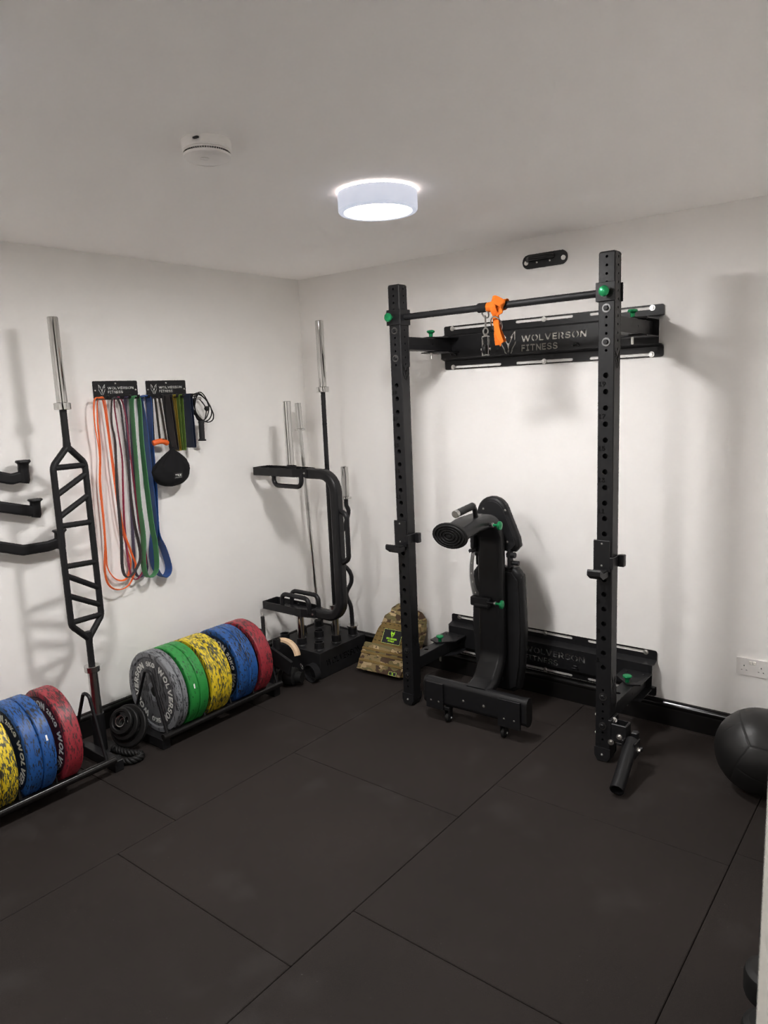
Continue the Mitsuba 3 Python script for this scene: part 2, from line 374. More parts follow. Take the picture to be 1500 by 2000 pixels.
# sockets
def socket(x0, z0, label):
    k = thing('wall_socket', label, 'socket'); w = .146; h = .086
    part(k, 'plate', xf(minus(extr(Polygon(rrect(w, h, .006)), .008), *[m3.Manifold.cube([a, b_, .02], True).translate([cx + dx, dz, .008]) for cx in (-.038, .038) for dx, dz, a, b_ in ((0, .004, .004, .008), (-.011, -.018, .0065, .004), (.011, -.018, .0065, .004))]), basis((0, -1, 0), (1, 0, 0)), (x0, 0, z0)), 'white_plastic', 30)
    for q_ in [box(x0 + cx + dx - a / 2, x0 + cx + dx + a / 2, -.0045, -.003, z0 + dz - b_ / 2, z0 + dz + b_ / 2, 0) for cx in (-.038, .038) for dx, dz, a, b_ in ((0, .004, .0045, .009), (-.011, -.018, .007, .0045), (.011, -.018, .007, .0045))]: part(k, 'pin_hole', q_, 'hole', False)
    for s in (-1, 1): part(k, 'switch', box(x0 + s * .009 - .0075, x0 + s * .009 + .0075, -.0115, -.007, z0 + .016, z0 + .032, .0015), 'trim_white', False)
socket(2.953, .400, 'white double wall socket low on the wall above the black medicine ball')
socket(.85, .395, 'white double wall socket mostly hidden behind the camouflage vest and rack upright')
# wall handle above the rack
k = thing('wall_anchor', 'black wall anchor plate with a strap loop, high on the wall above the pull-up bar', 'wall anchor')
WX, WZ = 1.857, 2.472
part(k, 'plate', xf(extr(Polygon(rrect(.262, .074, .036, 8)), .005), basis((0, -1, 0), (1, 0, 0)), (WX, 0, WZ)), 'powder', 30)
part(k, 'loop', sweep(fillet([(WX - .10, -.004, WZ + .012), (WX - .075, -.035, WZ + .012), (WX + .02, -.035, WZ + .012), (WX + .05, -.004, WZ + .012)], .02), circ(.013, 12)), 'powder')
for dx in (-.108, .108): part(k, 'bolt', hexbolt((WX + dx, -.005, WZ - .004), (0, -1, 0), .0085, .008), 'zinc', 25)
for dx in (-.045, .03): part(k, 'screw', dome((WX + dx, -.005, WZ - .008), (0, -1, 0), .0055, .003), 'zinc')

# ================================================================== POWER RACK
rack = thing('power_rack', 'tall black wall-mounted power rack with pull-up bar and green pins', 'power rack')
UY0, UY1 = -.567, -.493
UPR = [(1.219, 1.293), (2.384, 2.458)]
BIG = [1.839 - .0717 * i for i in range(20)]
SMALL = [2.344, 2.308, 2.273, 2.237, 2.09, 2.055, 2.02, 1.947, .363, .291, .255, .219, .147, .111]
def wolf_cut(c, h, nrm, xd, d=.004):
    return xf(extr(wolf(h), d), basis(nrm, xd), c)
for ui, (ux0, ux1) in enumerate(UPR):
    uc = (ux0 + ux1) / 2
    body = mf(box(ux0, ux1, UY0, UY1, .028, 2.364, .004))
    cuts = [mcyl((uc, UY0 - .01, z), (uc, UY0 + .03, z), .0125, 14) for z in BIG if z > .42]
    cuts += [mcyl((uc, UY0 - .01, z), (uc, UY0 + .03, z), .0062, 10) for z in SMALL]
    cuts += [mcyl((ux1 + .01, -.527, 2.344 - .0357 * i), (ux1 - .03, -.527, 2.344 - .0357 * i), .0058, 10) for i in range(13)]
    allc = cuts[0]
    for c in cuts[1:]: allc = allc + c
    up = part(rack, 'upright', minus(body, allc), 'powder', False)
    nums = []
    for i in range(10):
        z = BIG[2 * i] - .0375
        w = word(str(19 - 2 * i), .021, .0006); hw = w.bounds[1][0]
        nums.append(xf(w, basis((0, -1, 0), (1, 0, 0)), (ux0 + .004, UY0, z - .0105)))
    part(up, 'number', cat(nums), 'hole', False, label='dull black hole numbers counting down from 19 to 1')
    part(up, 'emblem', cat(wolf_cut((ux1, -.53, 1.868), .072, (1, 0, 0), (0, 1, 0), .0006), wolf_cut((ux1, -.53, .362), .06, (1, 0, 0), (0, 1, 0), .0006)), 'hole', False, label='wolf head emblem')
    for z in (2.128, 1.983, .330, .182): (part(up, 'washer', lathe([(0, 0), (.019, 0), (.019, .0025), (0, .0025)], (uc, UY0, z), (0, -1, 0), 24), 'dark_steel', 25), part(up, 'bolt', hexbolt((uc, UY0 - .002, z), (0, -1, 0), .0115, .010, False), 'powder', 25))
    part(up, 'top_cap', box(ux0 + .004, ux1 - .004, UY0 + .004, UY1 - .004, 2.362, 2.367, .002), 'powder_matte', False)
    ft = m3.CrossSection([[(-.039, .072), (-.039, .03), (-.026, .008), (.026, .008), (.039, .03), (.039, .072)]]) if False else None
    cap = extr(Polygon([(-.039, .070), (-.039, .030), (-.024, .004), (.024, .004), (.039, .030), (.039, .070)]), .006)
    part(up, 'foot_plate', cat(xf(cap, basis((0, -1, 0), (1, 0, 0)), (uc, UY0 - .0005, 0)), xf(cap, basis((0, 1, 0), (-1, 0, 0)), (uc, UY1 + .0005, 0)), box(ux0 + .006, ux1 - .006, UY0 + .004, UY1 - .004, .004, .03, .002)), 'powder_matte', False)
    part(up, 'foot_bolt', cat(dome((uc, UY0 - .0065, .036), (0, -1, 0), .0065), cyl((uc, UY0 - .0065, .036), (uc, UY0 - .014, .036), .003, 8)), 'zinc')
    # arms to the wall
    for ai, (z0, z1) in enumerate(((2.026, 2.097), (.203, .277))):
        arm = mf(box(ux0 + .003, ux1 - .003, UY1, -.055, z0, z1, .003))
        ac = [mcyl((uc, -.372, z1 + .01), (uc, -.372, z1 - .03), .013, 16), mcyl((ux1 + .01, -.262, (z0 + z1) / 2), (ux1 - .03, -.262, (z0 + z1) / 2), .004, 8)]
        a_ = part(rack, 'arm', minus(arm, ac[0] + ac[1]), 'powder', False)
        part(a_, 'joining_plate', box(ux0 + .001, ux1 - .001, UY1 - .001, UY1 + .007, z0 - .09, z1 + .08, .002), 'powder', False)
        s = 1 if ui == 0 else -1
        e = uc - s * .066
        quad = Polygon([(e, -.062), (e, -.235), (e + s * .062, -.262), (e + s * .15, -.175), (e + s * .15, -.062)])
        for zz, nm in ((z1 + .002, 'top'), (z0 - .010, 'bottom')):
            br = part(a_, 'hinge_plate', xf(extr(quad, .007), None, (0, 0, zz)), 'powder', False)
        kx, ky = uc + s * .004, -.232
        part(a_, 'pin_knob', cat(lathe([(0, 0), (.010, 0), (.011, .018), (.014, .022), (.0225, .027), (.0235, .032), (.021, .037), (.012, .0395), (0, .040)], (kx, ky, z1 + .008), (0, 0, 1), 28)), 'green_knob', 30, 'shiny green pin knob')
        part(a_, 'pin', cat(cyl((kx, ky, z0 - .045), (kx, ky, z0 - .006), .007, 12), torus((kx, ky, z0 - .036), (1, 0, 0), .005, .0015, 12, 6)), 'zinc')
        for px_, py_ in ((e + s * .12, -.10), (e + s * .03, -.10)): part(a_, 'plate_bolt', hexbolt((px_, py_, z1 + .009), (0, 0, 1), .006, .006, False), 'powder', 25)
# wall plates: pressed channel with slots, emblem and lettering cut through
for wi, zb in enumerate((1.923, .140)):
    W0, W1 = 1.203, 2.493
    pts = [(0, 0), (0, .052), (-.052, .066), (-.052, .188), (0, .202), (0, .254)]
    pl = Polygon(LineString(pts).buffer(.002, join_style=2, cap_style=2))
    body = xf(extr(pl, W1 - W0), np.stack([np.array([0, 1, 0]), np.array([0, 0, 1]), np.array([1, 0, 0])], 1), (W0, -.005, zb))
    B = mf(body)
    for c in (W0, W1):
        for z in (zb - .002, zb + .256):     # rounded flange corners
            sx_ = 1 if c == W0 else -1; sz_ = 1 if z < zb + .1 else -1
            cu = m3.Manifold.cube([.016, .05, .016], True).translate([c + sx_ * .004, -.01, z + sz_ * .006]) - mcyl((c + sx_ * .012, -.05, z + sz_ * .014), (c + sx_ * .012, .03, z + sz_ * .014), .012)
            B = B - cu
    for c in (W0, W1): B = B - m3.Manifold.cube([.016, .06, .127], True).translate([c, -.052, zb + .127])
    for z in (zb + .014, zb + .239):
        for a, b_ in ((1.261, 1.578), (1.688, 2.012), (2.118, 2.435)):
            B = B - (m3.Manifold.cube([b_ - a, .04, .0155], True).translate([(a + b_) / 2, 0, z]) + mcyl((a, -.03, z), (a, .03, z), .00775) + mcyl((b_, -.03, z), (b_, .03, z), .00775))
    lg = xf(logo_cut(.127, .03), basis((0, -1, 0), (1, 0, 0)), (1.609, -.040, zb + .058))
    B = minus(B, lg)
    wp = part(rack, 'wall_plate', B, 'powder', False, label='pressed wall plate with WOLVERSON FITNESS cut through' if wi == 0 else 'lower wall plate, its cut lettering partly behind the bench')
    if wi == 0: part(wp, 'backing_sheet', box(1.595, 2.13, -.0485, -.047, zb + .069, zb + .190, 0), 'backing', False, 'pale sheet seen through the lettering')
    for z in (zb + .014, zb + .239):
        for x in (1.261, 1.852, 2.435): part(wp, 'bolt', hexbolt((x, -.006, z), (0, -1, 0), .0095, .009), 'zinc', 25)
    for x in (1.30, 2.06): part(wp, 'strap_ring', cat(torus((x, -.066, zb + .083), (0, .5, 1), .017, .004, 20, 8), box(x - .012, x + .012, -.064, -.056, zb + .088, zb + .100, .002)), 'powder')
# pull-up bar with its two brackets
pb = part(rack, 'pull_up_bar', cyl((1.293, -.53, 2.197), (2.384, -.53, 2.197), .0165, 24), 'powder_matte')
for ux0, ux1 in UPR:
    uc = (ux0 + ux1) / 2; s = 1 if ux0 < 2 else -1
    i0 = ux1 if s > 0 else ux0
    br = part(pb, 'bracket', cat(box(ux0 - .010, ux1 + .004, UY0 - .008, UY0 - .0005, 2.157, 2.238, .002), box(i0 + s * .0005, i0 + s * .009, UY0 - .008, UY1 + .010, 2.157, 2.238, .002), box(ux0 + .0, ux1 + .006, UY1 + .001, UY1 + .010, 2.157, 2.238, .002)), 'powder', False)
    part(pb, 'pin_knob', lathe([(0, 0), (.009, 0), (.010, .015), (.014, .019), (.022, .024), (.0235, .030), (.021, .036), (.012, .0395), (0, .0405)], (uc - (.012 if s > 0 else -.002), UY0 - .008, 2.197), (0, -1, 0), 28), 'green_knob', 30, 'shiny green pin knob')
# J-cups
for ui, (ux0, ux1) in enumerate(UPR):
    k = thing('bar_hook', 'black bar hook on the %s upright of the rack' % ('left', 'right')[ui], 'bar hook', 'pair of bar hooks on the rack')
    d = .0009
    part(k, 'plate', box(ux0 - .010, ux1 - .006, UY0 - .013, UY0 - d, .946, 1.094, .002), 'powder', False)
    part(k, 'side_block', cat(box(ux1 + d, ux1 + .010, UY0 - .013, UY1 + .006, .962, 1.016, .002), box(ux1 + .010, ux1 + .036, UY1 - .022, UY1 + .006, .962, 1.018, .003), box(ux1 - .008, ux1 + .008, UY0 - .013, UY0 - d, .962, 1.016, .002)), 'powder', False)
    lip = Polygon([(.013, .925), (.013, .952), (.07, .952), (.102, .975), (.11, .968), (.11, .948), (.075, .925)])
    sh = part(k, 'shelf', xf(extr(lip, .062), np.stack([(0, -1., 0), (0, 0, 1.), (-1., 0, 0)], 1), (ux1 - .012, UY0, 0)), 'powder', False)
    part(sh, 'liner', box(ux0 + .003, ux1 - .015, UY0 - .073, UY0 - .0135, .952, .957, .001), 'black_rubber', False)
    for z in (1.078, .975): part(k, 'screw', dome((ux0 + .03, UY0 - .013, z), (0, -1, 0), .005, .0025), 'steel')
# landmine attachment at the foot of the right upright
k = thing('landmine_attachment', 'black landmine tube holder at the foot of the right upright, sleeve resting on floor', 'landmine')
bx = mf(box(2.474, 2.546, -.600, -.535, .135, .222, .003)) - mf(box(2.482, 2.538, -.592, -.543, .15, .25, 0))
part(k, 'square_tube', bx, 'powder', False)
part(k, 'clamp', cat(box(2.4595, 2.474, -.60, -.50, .12, .235, .002)), 'powder', False)
part(k, 'pivot_fork', cat(box(2.535, 2.545, -.63, -.56, .09, .17, .003), box(2.592, 2.600, -.63, -.56, .09, .165, .003), cyl((2.50, -.585, .125), (2.62, -.585, .125), .011, 14)), 'powder', 30)
ax0, ax1 = np.array([2.567, -.578, .150]), np.array([2.592, -.835, .034])
part(k, 'sleeve', pipe(ax0, ax1, .0315, .0265, 32), 'powder', 40)
part(k, 'sleeve_plug', cyl(ax0 + (ax1 - ax0) * .02, ax0 + (ax1 - ax0) * .1, .0262, 20), 'hole')
dr_ = (ax1 - ax0) / np.linalg.norm(ax1 - ax0)
part(k, 'lug', cat(box(2.555, 2.585, -.565, -.53, .135, .185, .004)), 'powder', False)
for p_, d_ in (((2.515, -.600, .165), (0, -1, 0)), ((2.602, -.60, .125), (1, 0, 0)), ((2.4735, -.56, .222), (.3, -.3, 1)), ((2.475, -.60, .128), (.3, -1, 0))): part(k, 'bolt', hexbolt(p_, d_, .0095, .013), 'zinc', 25)
for z in (.223, .130): part(k, 'bolt', hexbolt((2.3835, -.545, z), (-1, 0, 0), .008, .008), 'zinc', 25)
# things hanging from the pull-up bar
k = thing('pulley', 'silver cable pulley hanging from a black strap on the pull-up bar', 'pulley')
PX = 1.795
part(k, 'strap', sweep([(PX - .016, -.53 + .0205 * math.cos(a), 2.197 + .0205 * math.sin(a)) for a in np.linspace(0, 2 * PI, 25)[:-1]], rrect(.05, .005, .002, 2), True, frames=lambda i, t: (np.array([1., 0, 0]), np.cross(t, [1., 0, 0]))), 'bag', 40, 'black strap round the bar')
ring = torus((PX, -.531, 2.166), (.25, .9, .5), .021, .0040, 26, 8); ring.apply_scale([1, 1, 1])
part(k, 'ring', ring, 'steel')
part(k, 'rod', cat(cyl((PX, -.533, 2.148), (PX, -.533, 2.094), .0045, 12), torus((PX, -.533, 2.150), (1, 0, 0), .006, .003, 14, 8)), 'chrome')
part(k, 'swivel_eye', cat(torus((PX, -.533, 2.082), (.2, 1, 0), .0155, .0038, 24, 8), cyl((PX, -.533, 2.067), (PX, -.533, 2.058), .010, 16)), 'chrome')
fr = [(PX - .0165, 1.963), (PX - .0165, 2.058), (PX + .0165, 2.058), (PX + .0165, 1.963)]
part(k, 'frame', cat([sweep([(x, -.533, z) for x, z in fillet([np.array([*q]) for q in fr], .004)], rrect(.016, .004, .001, 2), up=(0, 1, 0))]), 'chrome', 30)
part(k, 'wheel', lathe([(0, -.0115), (.022, -.0115), (.026, -.009), (.019, -.003), (.019, .003), (.026, .009), (.022, .0115), (0, .0115)], (PX, -.533, 1.995), (1, 0, 0), 28), 'black_rubber', label='black grooved wheel')
part(k, 'axle_nut', cat(hexbolt((PX + .0185, -.533, 1.995), (1, 0, 0), .007, .008, False), hexbolt((PX - .0185, -.533, 1.995), (-1, 0, 0), .007, .008, False), cyl((PX - .02, -.533, 1.968), (PX + .02, -.533, 1.968), .0028, 8)), 'zinc', 25)
k = thing('lifting_strap', 'orange webbing strap knotted over the pull-up bar with a steel ring', 'strap')
SX = 1.868
def webbing(P, w=.044, th=.004, wd=None, n=10):
    P = spline(P, n); N = len(P)
    def fr(i, t):
        x = np.array(wd(i / (N - 1)) if callable(wd) else wd, float); x -= (x @ t) * t; x /= np.linalg.norm(x); return x, np.cross(t, x)
    return sweep(P, rrect(w, th, .0015, 2), frames=fr)
wraps = []
for j, (x, sl, w_) in enumerate(((SX - .040, 0.0, .044), (SX + .018, .5, .044))):
    ring = [(x + sl * .02 * math.sin(a), -.53 + (.0215 + .003 * j) * math.cos(a), 2.197 + (.0215 + .003 * j) * math.sin(a)) for a in np.linspace(0, 2 * PI, 33)[:-1]]
    wraps.append(sweep(ring, rrect(w_, .0045, .0015, 2), True, frames=lambda i, t: ((lambda q: (q / np.linalg.norm(q), np.cross(t, q / np.linalg.norm(q))))(np.array([1., 0, .12]) - (np.array([1., 0, .12]) @ t) * t))))
for w_ in wraps: part(k, 'wrap', w_, 'orange_cloth', 40)
part(k, 'cross_fold', webbing([(SX - .022, -.553, 2.224), (SX + .004, -.571, 2.222), (SX + .040, -.572, 2.200), (SX + .036, -.560, 2.176), (SX + .004, -.556, 2.166)], .040, .005, (.1, .3, 1)), 'orange_cloth', 40, 'knotted fold')
part(k, 'cross_fold', webbing([(SX - .012, -.570, 2.215), (SX - .006, -.580, 2.195), (SX - .002, -.576, 2.170), (SX + .002, -.562, 2.150)], .030, .005, (1, .25, .3)), 'orange_cloth', 40, 'knotted fold')
TL = [([(SX + .000, -.556, 2.168), (SX + .003, -.553, 2.13), (SX + .006, -.551, 2.09), (SX + .024, -.552, 2.05), (SX + .036, -.552, 2.020)], .030, lambda t: (1, -.3 + .6 * t, .0)),
     ([(SX - .002, -.562, 2.165), (SX + .002, -.562, 2.12), (SX + .010, -.566, 2.085), (SX + .030, -.578, 2.045), (SX + .044, -.580, 2.016)], .033, lambda t: (1, -.6 * t, .1)),
     ([(SX - .004, -.548, 2.09), (SX - .001, -.556, 2.06), (SX + .006, -.564, 2.03), (SX + .012, -.568, 2.008)], .022, lambda t: (.7, .8, 0)),
     ([(SX + .006, -.550, 2.09), (SX + .010, -.556, 2.06), (SX + .020, -.560, 2.03), (SX + .026, -.562, 2.004)], .024, lambda t: (.6, -.8, 0))]
for P_, w_, f_ in TL: part(k, 'tail', webbing(P_, w_, .004, f_), 'orange_cloth', 40)
part(k, 'steel_ring', sweep([(SX + .004 + .028 * math.cos(a), -.562 - .020 * math.sin(a), 2.108 + .034 * math.sin(a)) for a in np.linspace(0, 2 * PI, 33)[:-1]], circ(.0035, 8), True), 'chrome', label='round steel ring')

# ================================================================== FOLDED WEIGHT BENCH
BX, BY, BPSI = 1.735, -.641, .029
def bl(m): return xf(m, np.array([[math.cos(BPSI), -math.sin(BPSI), 0], [math.sin(BPSI), math.cos(BPSI), 0], [0, 0, 1]]), (BX, BY, 0))
bench = thing('weight_bench', 'black adjustable weight bench standing on end inside the rack', 'weight bench')
def bp_(n, m, mt, s=35, l=None, par=None): return part(par or bench, n, bl(cat(m)), mt, s, l)
bm = bp_('base_beam', sweep([(-.305, .04, .162), (.30, .04, .162)], rrect(.150, .062, .029, 6), up=(0, 0, 1)), 'powder', 30)
for s in (-1, 1):
    bp_('end_cap', sweep([(s * .300, .04, .162), (s * .312, .04, .162)], rrect(.154, .066, .031, 6), up=(0, 0, 1)), 'black_rubber', 30, par=bm)
for x0, x1 in ((-.290, -.180), (.153, .280)):
    pt = bp_('caster_plate', box(x0, x1, -.006, .0085, .072, .222, .002), 'powder', False, par=bm)
    for dx in (.3, .75): bp_('bolt', dome((x0 + (x1 - x0) * dx, -.006, .118), (0, -1, 0), .006, .003), 'steel', par=bm)
for x in (-.06, .065): bp_('bolt', dome((x, .009, .15), (0, -1, 0), .008, .004), 'steel', par=bm)
for x in (-.165, .175):
    ca = bp_('caster', cat(box(x - .017, x - .012, .008, .045, .02, .09, .002), box(x + .012, x + .017, .008, .045, .02, .09, .002), box(x - .017, x + .017, .006, .05, .070, .090, .003)), 'powder', 30)
    bp_('wheel', lathe([(0, -.011), (.021, -.011), (.026, -.007), (.026, .007), (.021, .011), (0, .011)], (x, .026, .026), (1, 0, 0), 24), 'black_rubber', par=ca)
    bp_('axle', cat(dome((x + .017, .026, .026), (1, 0, 0), .006, .004), dome((x - .017, .026, .026), (-1, 0, 0), .006, .004)), 'zinc', par=ca)
SP = fillet([(.01, .03, .205), (.01, .135, .228), (.01, .225, .34), (.01, .222, 1.02), (.01, .165, 1.125), (.01, -.02, 1.125), (.01, -.165, 1.10)], [.10, .14, .13, .10, .2], 9)
bp_('spine', sweep(SP, rrect(.148, .072, .030, 6), frames=lambda i, t: (np.array([1., 0, 0]), np.cross(t, [1., 0, 0]))), 'powder', 40, 'thick curved flat-sided spine tube')
cd = np.array([0, -1, -.16]); cd /= np.linalg.norm(cd)
cb = basis(cd, (1, 0, 0))
def oval(prof):
    m = lathe(prof, (0, 0, 0), (0, 0, 1), 48); m.apply_scale([1.08, .72, 1]); return xf(m, cb, np.array([.002, -.165, 1.100]))
fc = bp_('foot_cap', oval([(0, -.02), (.074, -.02), (.090, .004), (.094, .012), (.093, .018), (.088, .021), (0, .021)]), 'black_rubber', 30, 'oval ridged rubber foot')
for r in (.026, .044, .060, .076):
    bp_('ridge', oval([(r - .0055, .020), (r - .002, .0275), (r + .002, .0275), (r + .0055, .020)]), 'black_rubber', 30, par=fc)
bp_('ridge', oval([(0, .020), (.012, .020), (.011, .026), (0, .027)]), 'black_rubber', 30, par=fc)
hd = bp_('carry_handle', tube([(.03, .03, 1.150), (.03, .015, 1.222), (.028, -.155, 1.206)], .0125, 14, rad=.03), 'powder')
gd = np.array([.028, -.155, 1.206]) - np.array([.03, .015, 1.222]); gd /= np.linalg.norm(gd); g0 = np.array([.03, .0, 1.2205])
bp_('grip', cyl(g0, g0 + gd * .150, .0185, 20), 'grip', l='knurled black grip', par=hd)
bp_('collar', cat(cyl(g0 - gd * .006, g0, .0185, 20), cyl(g0 + gd * .150, g0 + gd * .172, .0190, 20)), 'steel', l='silver end collars', par=hd)
# pads: outline in x-z, thickness along y
def pad(outline, y0, y1, r, n=4):
    P = Polygon(outline).buffer(.02).buffer(-.02)
    out = []
    rings = [(-r, 0.0)] + [(-r + r * math.sin(a), r - r * math.cos(a)) for a in np.linspace(.3, PI / 2, n)] + [(-r + r * math.cos(a), (y1 - y0) - r + r * math.sin(a)) for a in np.linspace(0.05, PI / 2, n)]
    hulls = [np.array([(x, y0 + dy, z) for x, z in P.buffer(d).exterior.coords], np.float32) for d, dy in rings]
    return tm(m3.Manifold.hull_points(np.concatenate(hulls)))
seat_o = [(-.012 + .092 * math.cos(a), 1.140 + .088 * math.sin(a)) for a in np.linspace(0, PI, 12)] + [(-.150, 1.01), (-.158, .965), (-.135, .932), (.120, .932), (.150, .965), (.142, 1.01)]
st = bp_('seat_pad', pad(seat_o, .272, .332, .022), 'vinyl', 40, 'rounded padded seat')
bp_('board', pad([(x * .86 + .002, 1.05 + (z - 1.05) * .88) for x, z in seat_o], .262, .273, .003), 'powder_matte', False, par=st)
for x, z in ((-.055, 1.16), (.075, 1.16), (-.07, .99), (.085, .99)): bp_('screw', dome((x, .262, z), (0, -1, 0), .007, .003), 'steel', par=st)
bp_('hinge_lug', cat(box(.088, .104, .250, .300, .845, .955, .006), cyl((.080, .272, .918), (.128, .272, .918), .016, 18), cyl((.085, .285, .872), (.142, .285, .872), .013, 18)), 'powder_matte', 40, par=st)
bp_('hinge_lug', cat(box(-.104, -.088, .250, .300, .845, .955, .006), cyl((-.128, .265, .912), (-.08, .265, .912), .016, 18)), 'powder_matte', 40, par=st)
back_o = [(-.105, .845), (.120, .845), (.160, .80), (.172, .50), (.162, .30), (.140, .16), (.10, .135), (-.08, .135), (-.12, .16), (-.142, .30), (-.152, .50), (-.14, .80)]
bk = bp_('back_pad', pad(back_o, .275, .345, .024), 'vinyl', 40, 'long padded backrest')
bp_('board', pad([(x * .88 + .001, .49 + (z - .49) * .94) for x, z in back_o], .262, .276, .003), 'powder_matte', False, par=bk)
for x in (.02, -.06): bp_('frame_rail', box(x, x + .03, .255, .264, .20, .86, .003), 'powder', False, par=bk)
# curved ladder plate with holes
arc = spline([(.235, 1.015), (.205, .96), (.182, .90), (.172, .84), (.178, .775), (.205, .70), (.245, .650)], 5)
tn = np.gradient(arc, axis=0); nn = np.stack([-tn[:, 1], tn[:, 0]], 1); nn /= np.linalg.norm(nn, axis=1, keepdims=True)
if nn[len(nn) // 2][0] < 0: nn = -nn
lp = Polygon(np.concatenate([arc, (arc + nn * .042)[::-1]]))
for i in range(6):
    j = int((i + .9) / 6.8 * (len(arc) - 1)); c = arc[j] + nn[j] * .019; lp = lp.difference(Point(c).buffer(.0065, 6))
bp_('ladder_plate', xf(extr(lp, .006), np.stack([(0, 1., 0), (0, 0, 1.), (1., 0, 0)], 1), (-.094, -.014, 0)), 'silver_paint', False, 'curved silver plate with adjustment holes')
bp_('ladder_bracket', cat(box(-.086, .03, .150, .186, .645, .695, .005), cyl((-.06, .165, .650), (.02, .165, .650), .018, 18)), 'powder_matte', 40)
bp_('ladder_bracket', cat(box(-.088, -.066, .165, .235, .955, 1.03, .006), cyl((-.104, .19, .935), (-.062, .19, .950), .012, 14)), 'powder_matte', 40)
KN = [(0, 0), (.0075, 0), (.0075, .022), (.013, .026), (.0225, .030), (.0235, .035), (.021, .041), (.010, .044), (0, .044)]
for p_ in ((.062, .150, .675), (.096, .075, 1.115)):
    pk = bp_('pull_pin', cat(cyl((p_[0] - .045, p_[1], p_[2]), p_, .007, 12)), 'powder')
    bp_('collar', cyl(p_, (p_[0] + .010, p_[1], p_[2]), .0115, 16), 'chrome', par=pk)
    bp_('knob', lathe(KN, (p_[0] + .010, p_[1], p_[2]), (1, 0, 0), 28), 'green_knob', 30, 'shiny green knob', par=pk)

# ================================================================== BAR STORAGE IN THE CORNER
k = thing('bar_storage_box', 'black steel box with nine bar sockets standing in the room corner', 'bar storage box')
X0, X1, Y0, Y1, HB = .128, .564, -.578, -.122, .177
bb = mf(box(X0, X1, Y0, Y1, .001, HB, .003))
tx = xf(word('WOLVERSON', .045, .03, .34, stencil=True), basis((1, 0, 0), (0, 1, 0)), (X1 - .012, Y0 + .06, .068))
part(k, 'box', minus(bb, tx), 'powder_matte', False)
GX, GY = [.187, .346, .505], [-.516, -.350, -.183]
for gx in GX:
    for gy in GY:
        s_ = part(k, 'socket', pipe((gx, gy, HB + .001), (gx, gy, .227), .0315, .0265, 28), 'powder', 40)
        part(s_, 'weld_ring', lathe([(.0315, 0), (.036, 0), (.0325, .006), (.0315, .008)], (gx, gy, HB + .0005), (0, 0, 1), 28, closed=True), 'powder')
        part(s_, 'bore', lathe([(0, 0), (.0262, 0), (.0262, .003), (0, .003)], (gx, gy, HB + .001), (0, 0, 1), 20), 'hole')
def sleeve(kk, x, y, z0, z1, r=.025, collar=None, m='chrome'):
    prof = [(0, z0), (r - .002, z0), (r, z0 + .002), (r, z1 - .003), (r - .003, z1), (r - .006, z1), (r - .007, z1 - .003), (0, z1 - .003)]
    s = part(kk, 'sleeve', lathe(prof, (x, y, 0), (0, 0, 1), 36), m, 30, 'polished sleeve')
    if collar:
        c0, c1, cr = collar
        part(kk, 'collar', lathe([(0, c0), (cr - .002, c0), (cr, c0 + .002), (cr, c1 - .002), (cr - .002, c1), (0, c1)], (x, y, 0), (0, 0, 1), 36), m, 30, 'polished collar')
k = thing('barbell', 'tall straight barbell with black shaft and chrome sleeves in the storage box', 'barbell')
x, y = GX[2], GY[1]
sleeve(k, x, y, 1.855, 2.262, .025, (1.822, 1.855, .0385))
sleeve(k, x, y, .19, .405, .0247, (.405, .438, .0385))
sh = part(k, 'shaft', cyl((x, y, .43), (x, y, 1.83), .0143, 20), 'powder')
for z in (1.23, 1.36, 1.62, .78): part(sh, 'knurl_ring', lathe([(.0143, 0), (.0147, 0), (.0147, .006), (.0143, .006)], (x, y, z), (0, 0, 1), 20, closed=True), 'hole')
k = thing('barbell', 'slim all-chrome bar standing at the rear of the storage box', 'barbell')
a, b_ = np.array([GX[0], GY[2], .20]), np.array([.147, -.223, 1.759])
dd = (b_ - a) / np.linalg.norm(b_ - a)
def along(z): return a + dd * ((z - a[2]) / dd[2])
part(k, 'shaft', cyl(along(.27), along(1.58), .0125, 18), 'chrome')
for z0, z1 in ((1.585, 1.759), ):
    part(k, 'sleeve', cyl(along(z0), along(z1), .0225, 28), 'chrome')
    part(k, 'collar', cyl(along(1.574), along(1.586), .036, 28), 'chrome')
part(k, 'sleeve', cyl(along(.185), along(.236), .0225, 24), 'chrome'); part(k, 'collar', cyl(along(.236), along(.250), .036, 28), 'chrome')
for z in (1.33, 1.02): part(k, 'knurl_band', cyl(along(z), along(z + .06), .0131, 18), 'steel')
k = thing('curl_bar', 'short black zigzag curl bar with chrome sleeves in the storage box', 'curl bar')
x, y = GX[2], GY[2]
sleeve(k, x, y, 1.135, 1.334, .0245, (1.120, 1.135, .038))
sleeve(k, x, y, .185, .232, .0245, (.232, .248, .038))
DXY = np.array([.78, .62, 0])
zz = [(1.12, 0), (1.075, 0), (1.03, .012), (.93, -.02), (.825, -.072), (.70, -.055), (.62, .0), (.55, .008), (.465, -.03), (.375, -.004), (.24, 0)]
part(k, 'shaft', tube(spline([np.array([x, y, 0]) + DXY * o + np.array([0, 0, z]) for z, o in zz], 6), .0142, 14), 'powder')
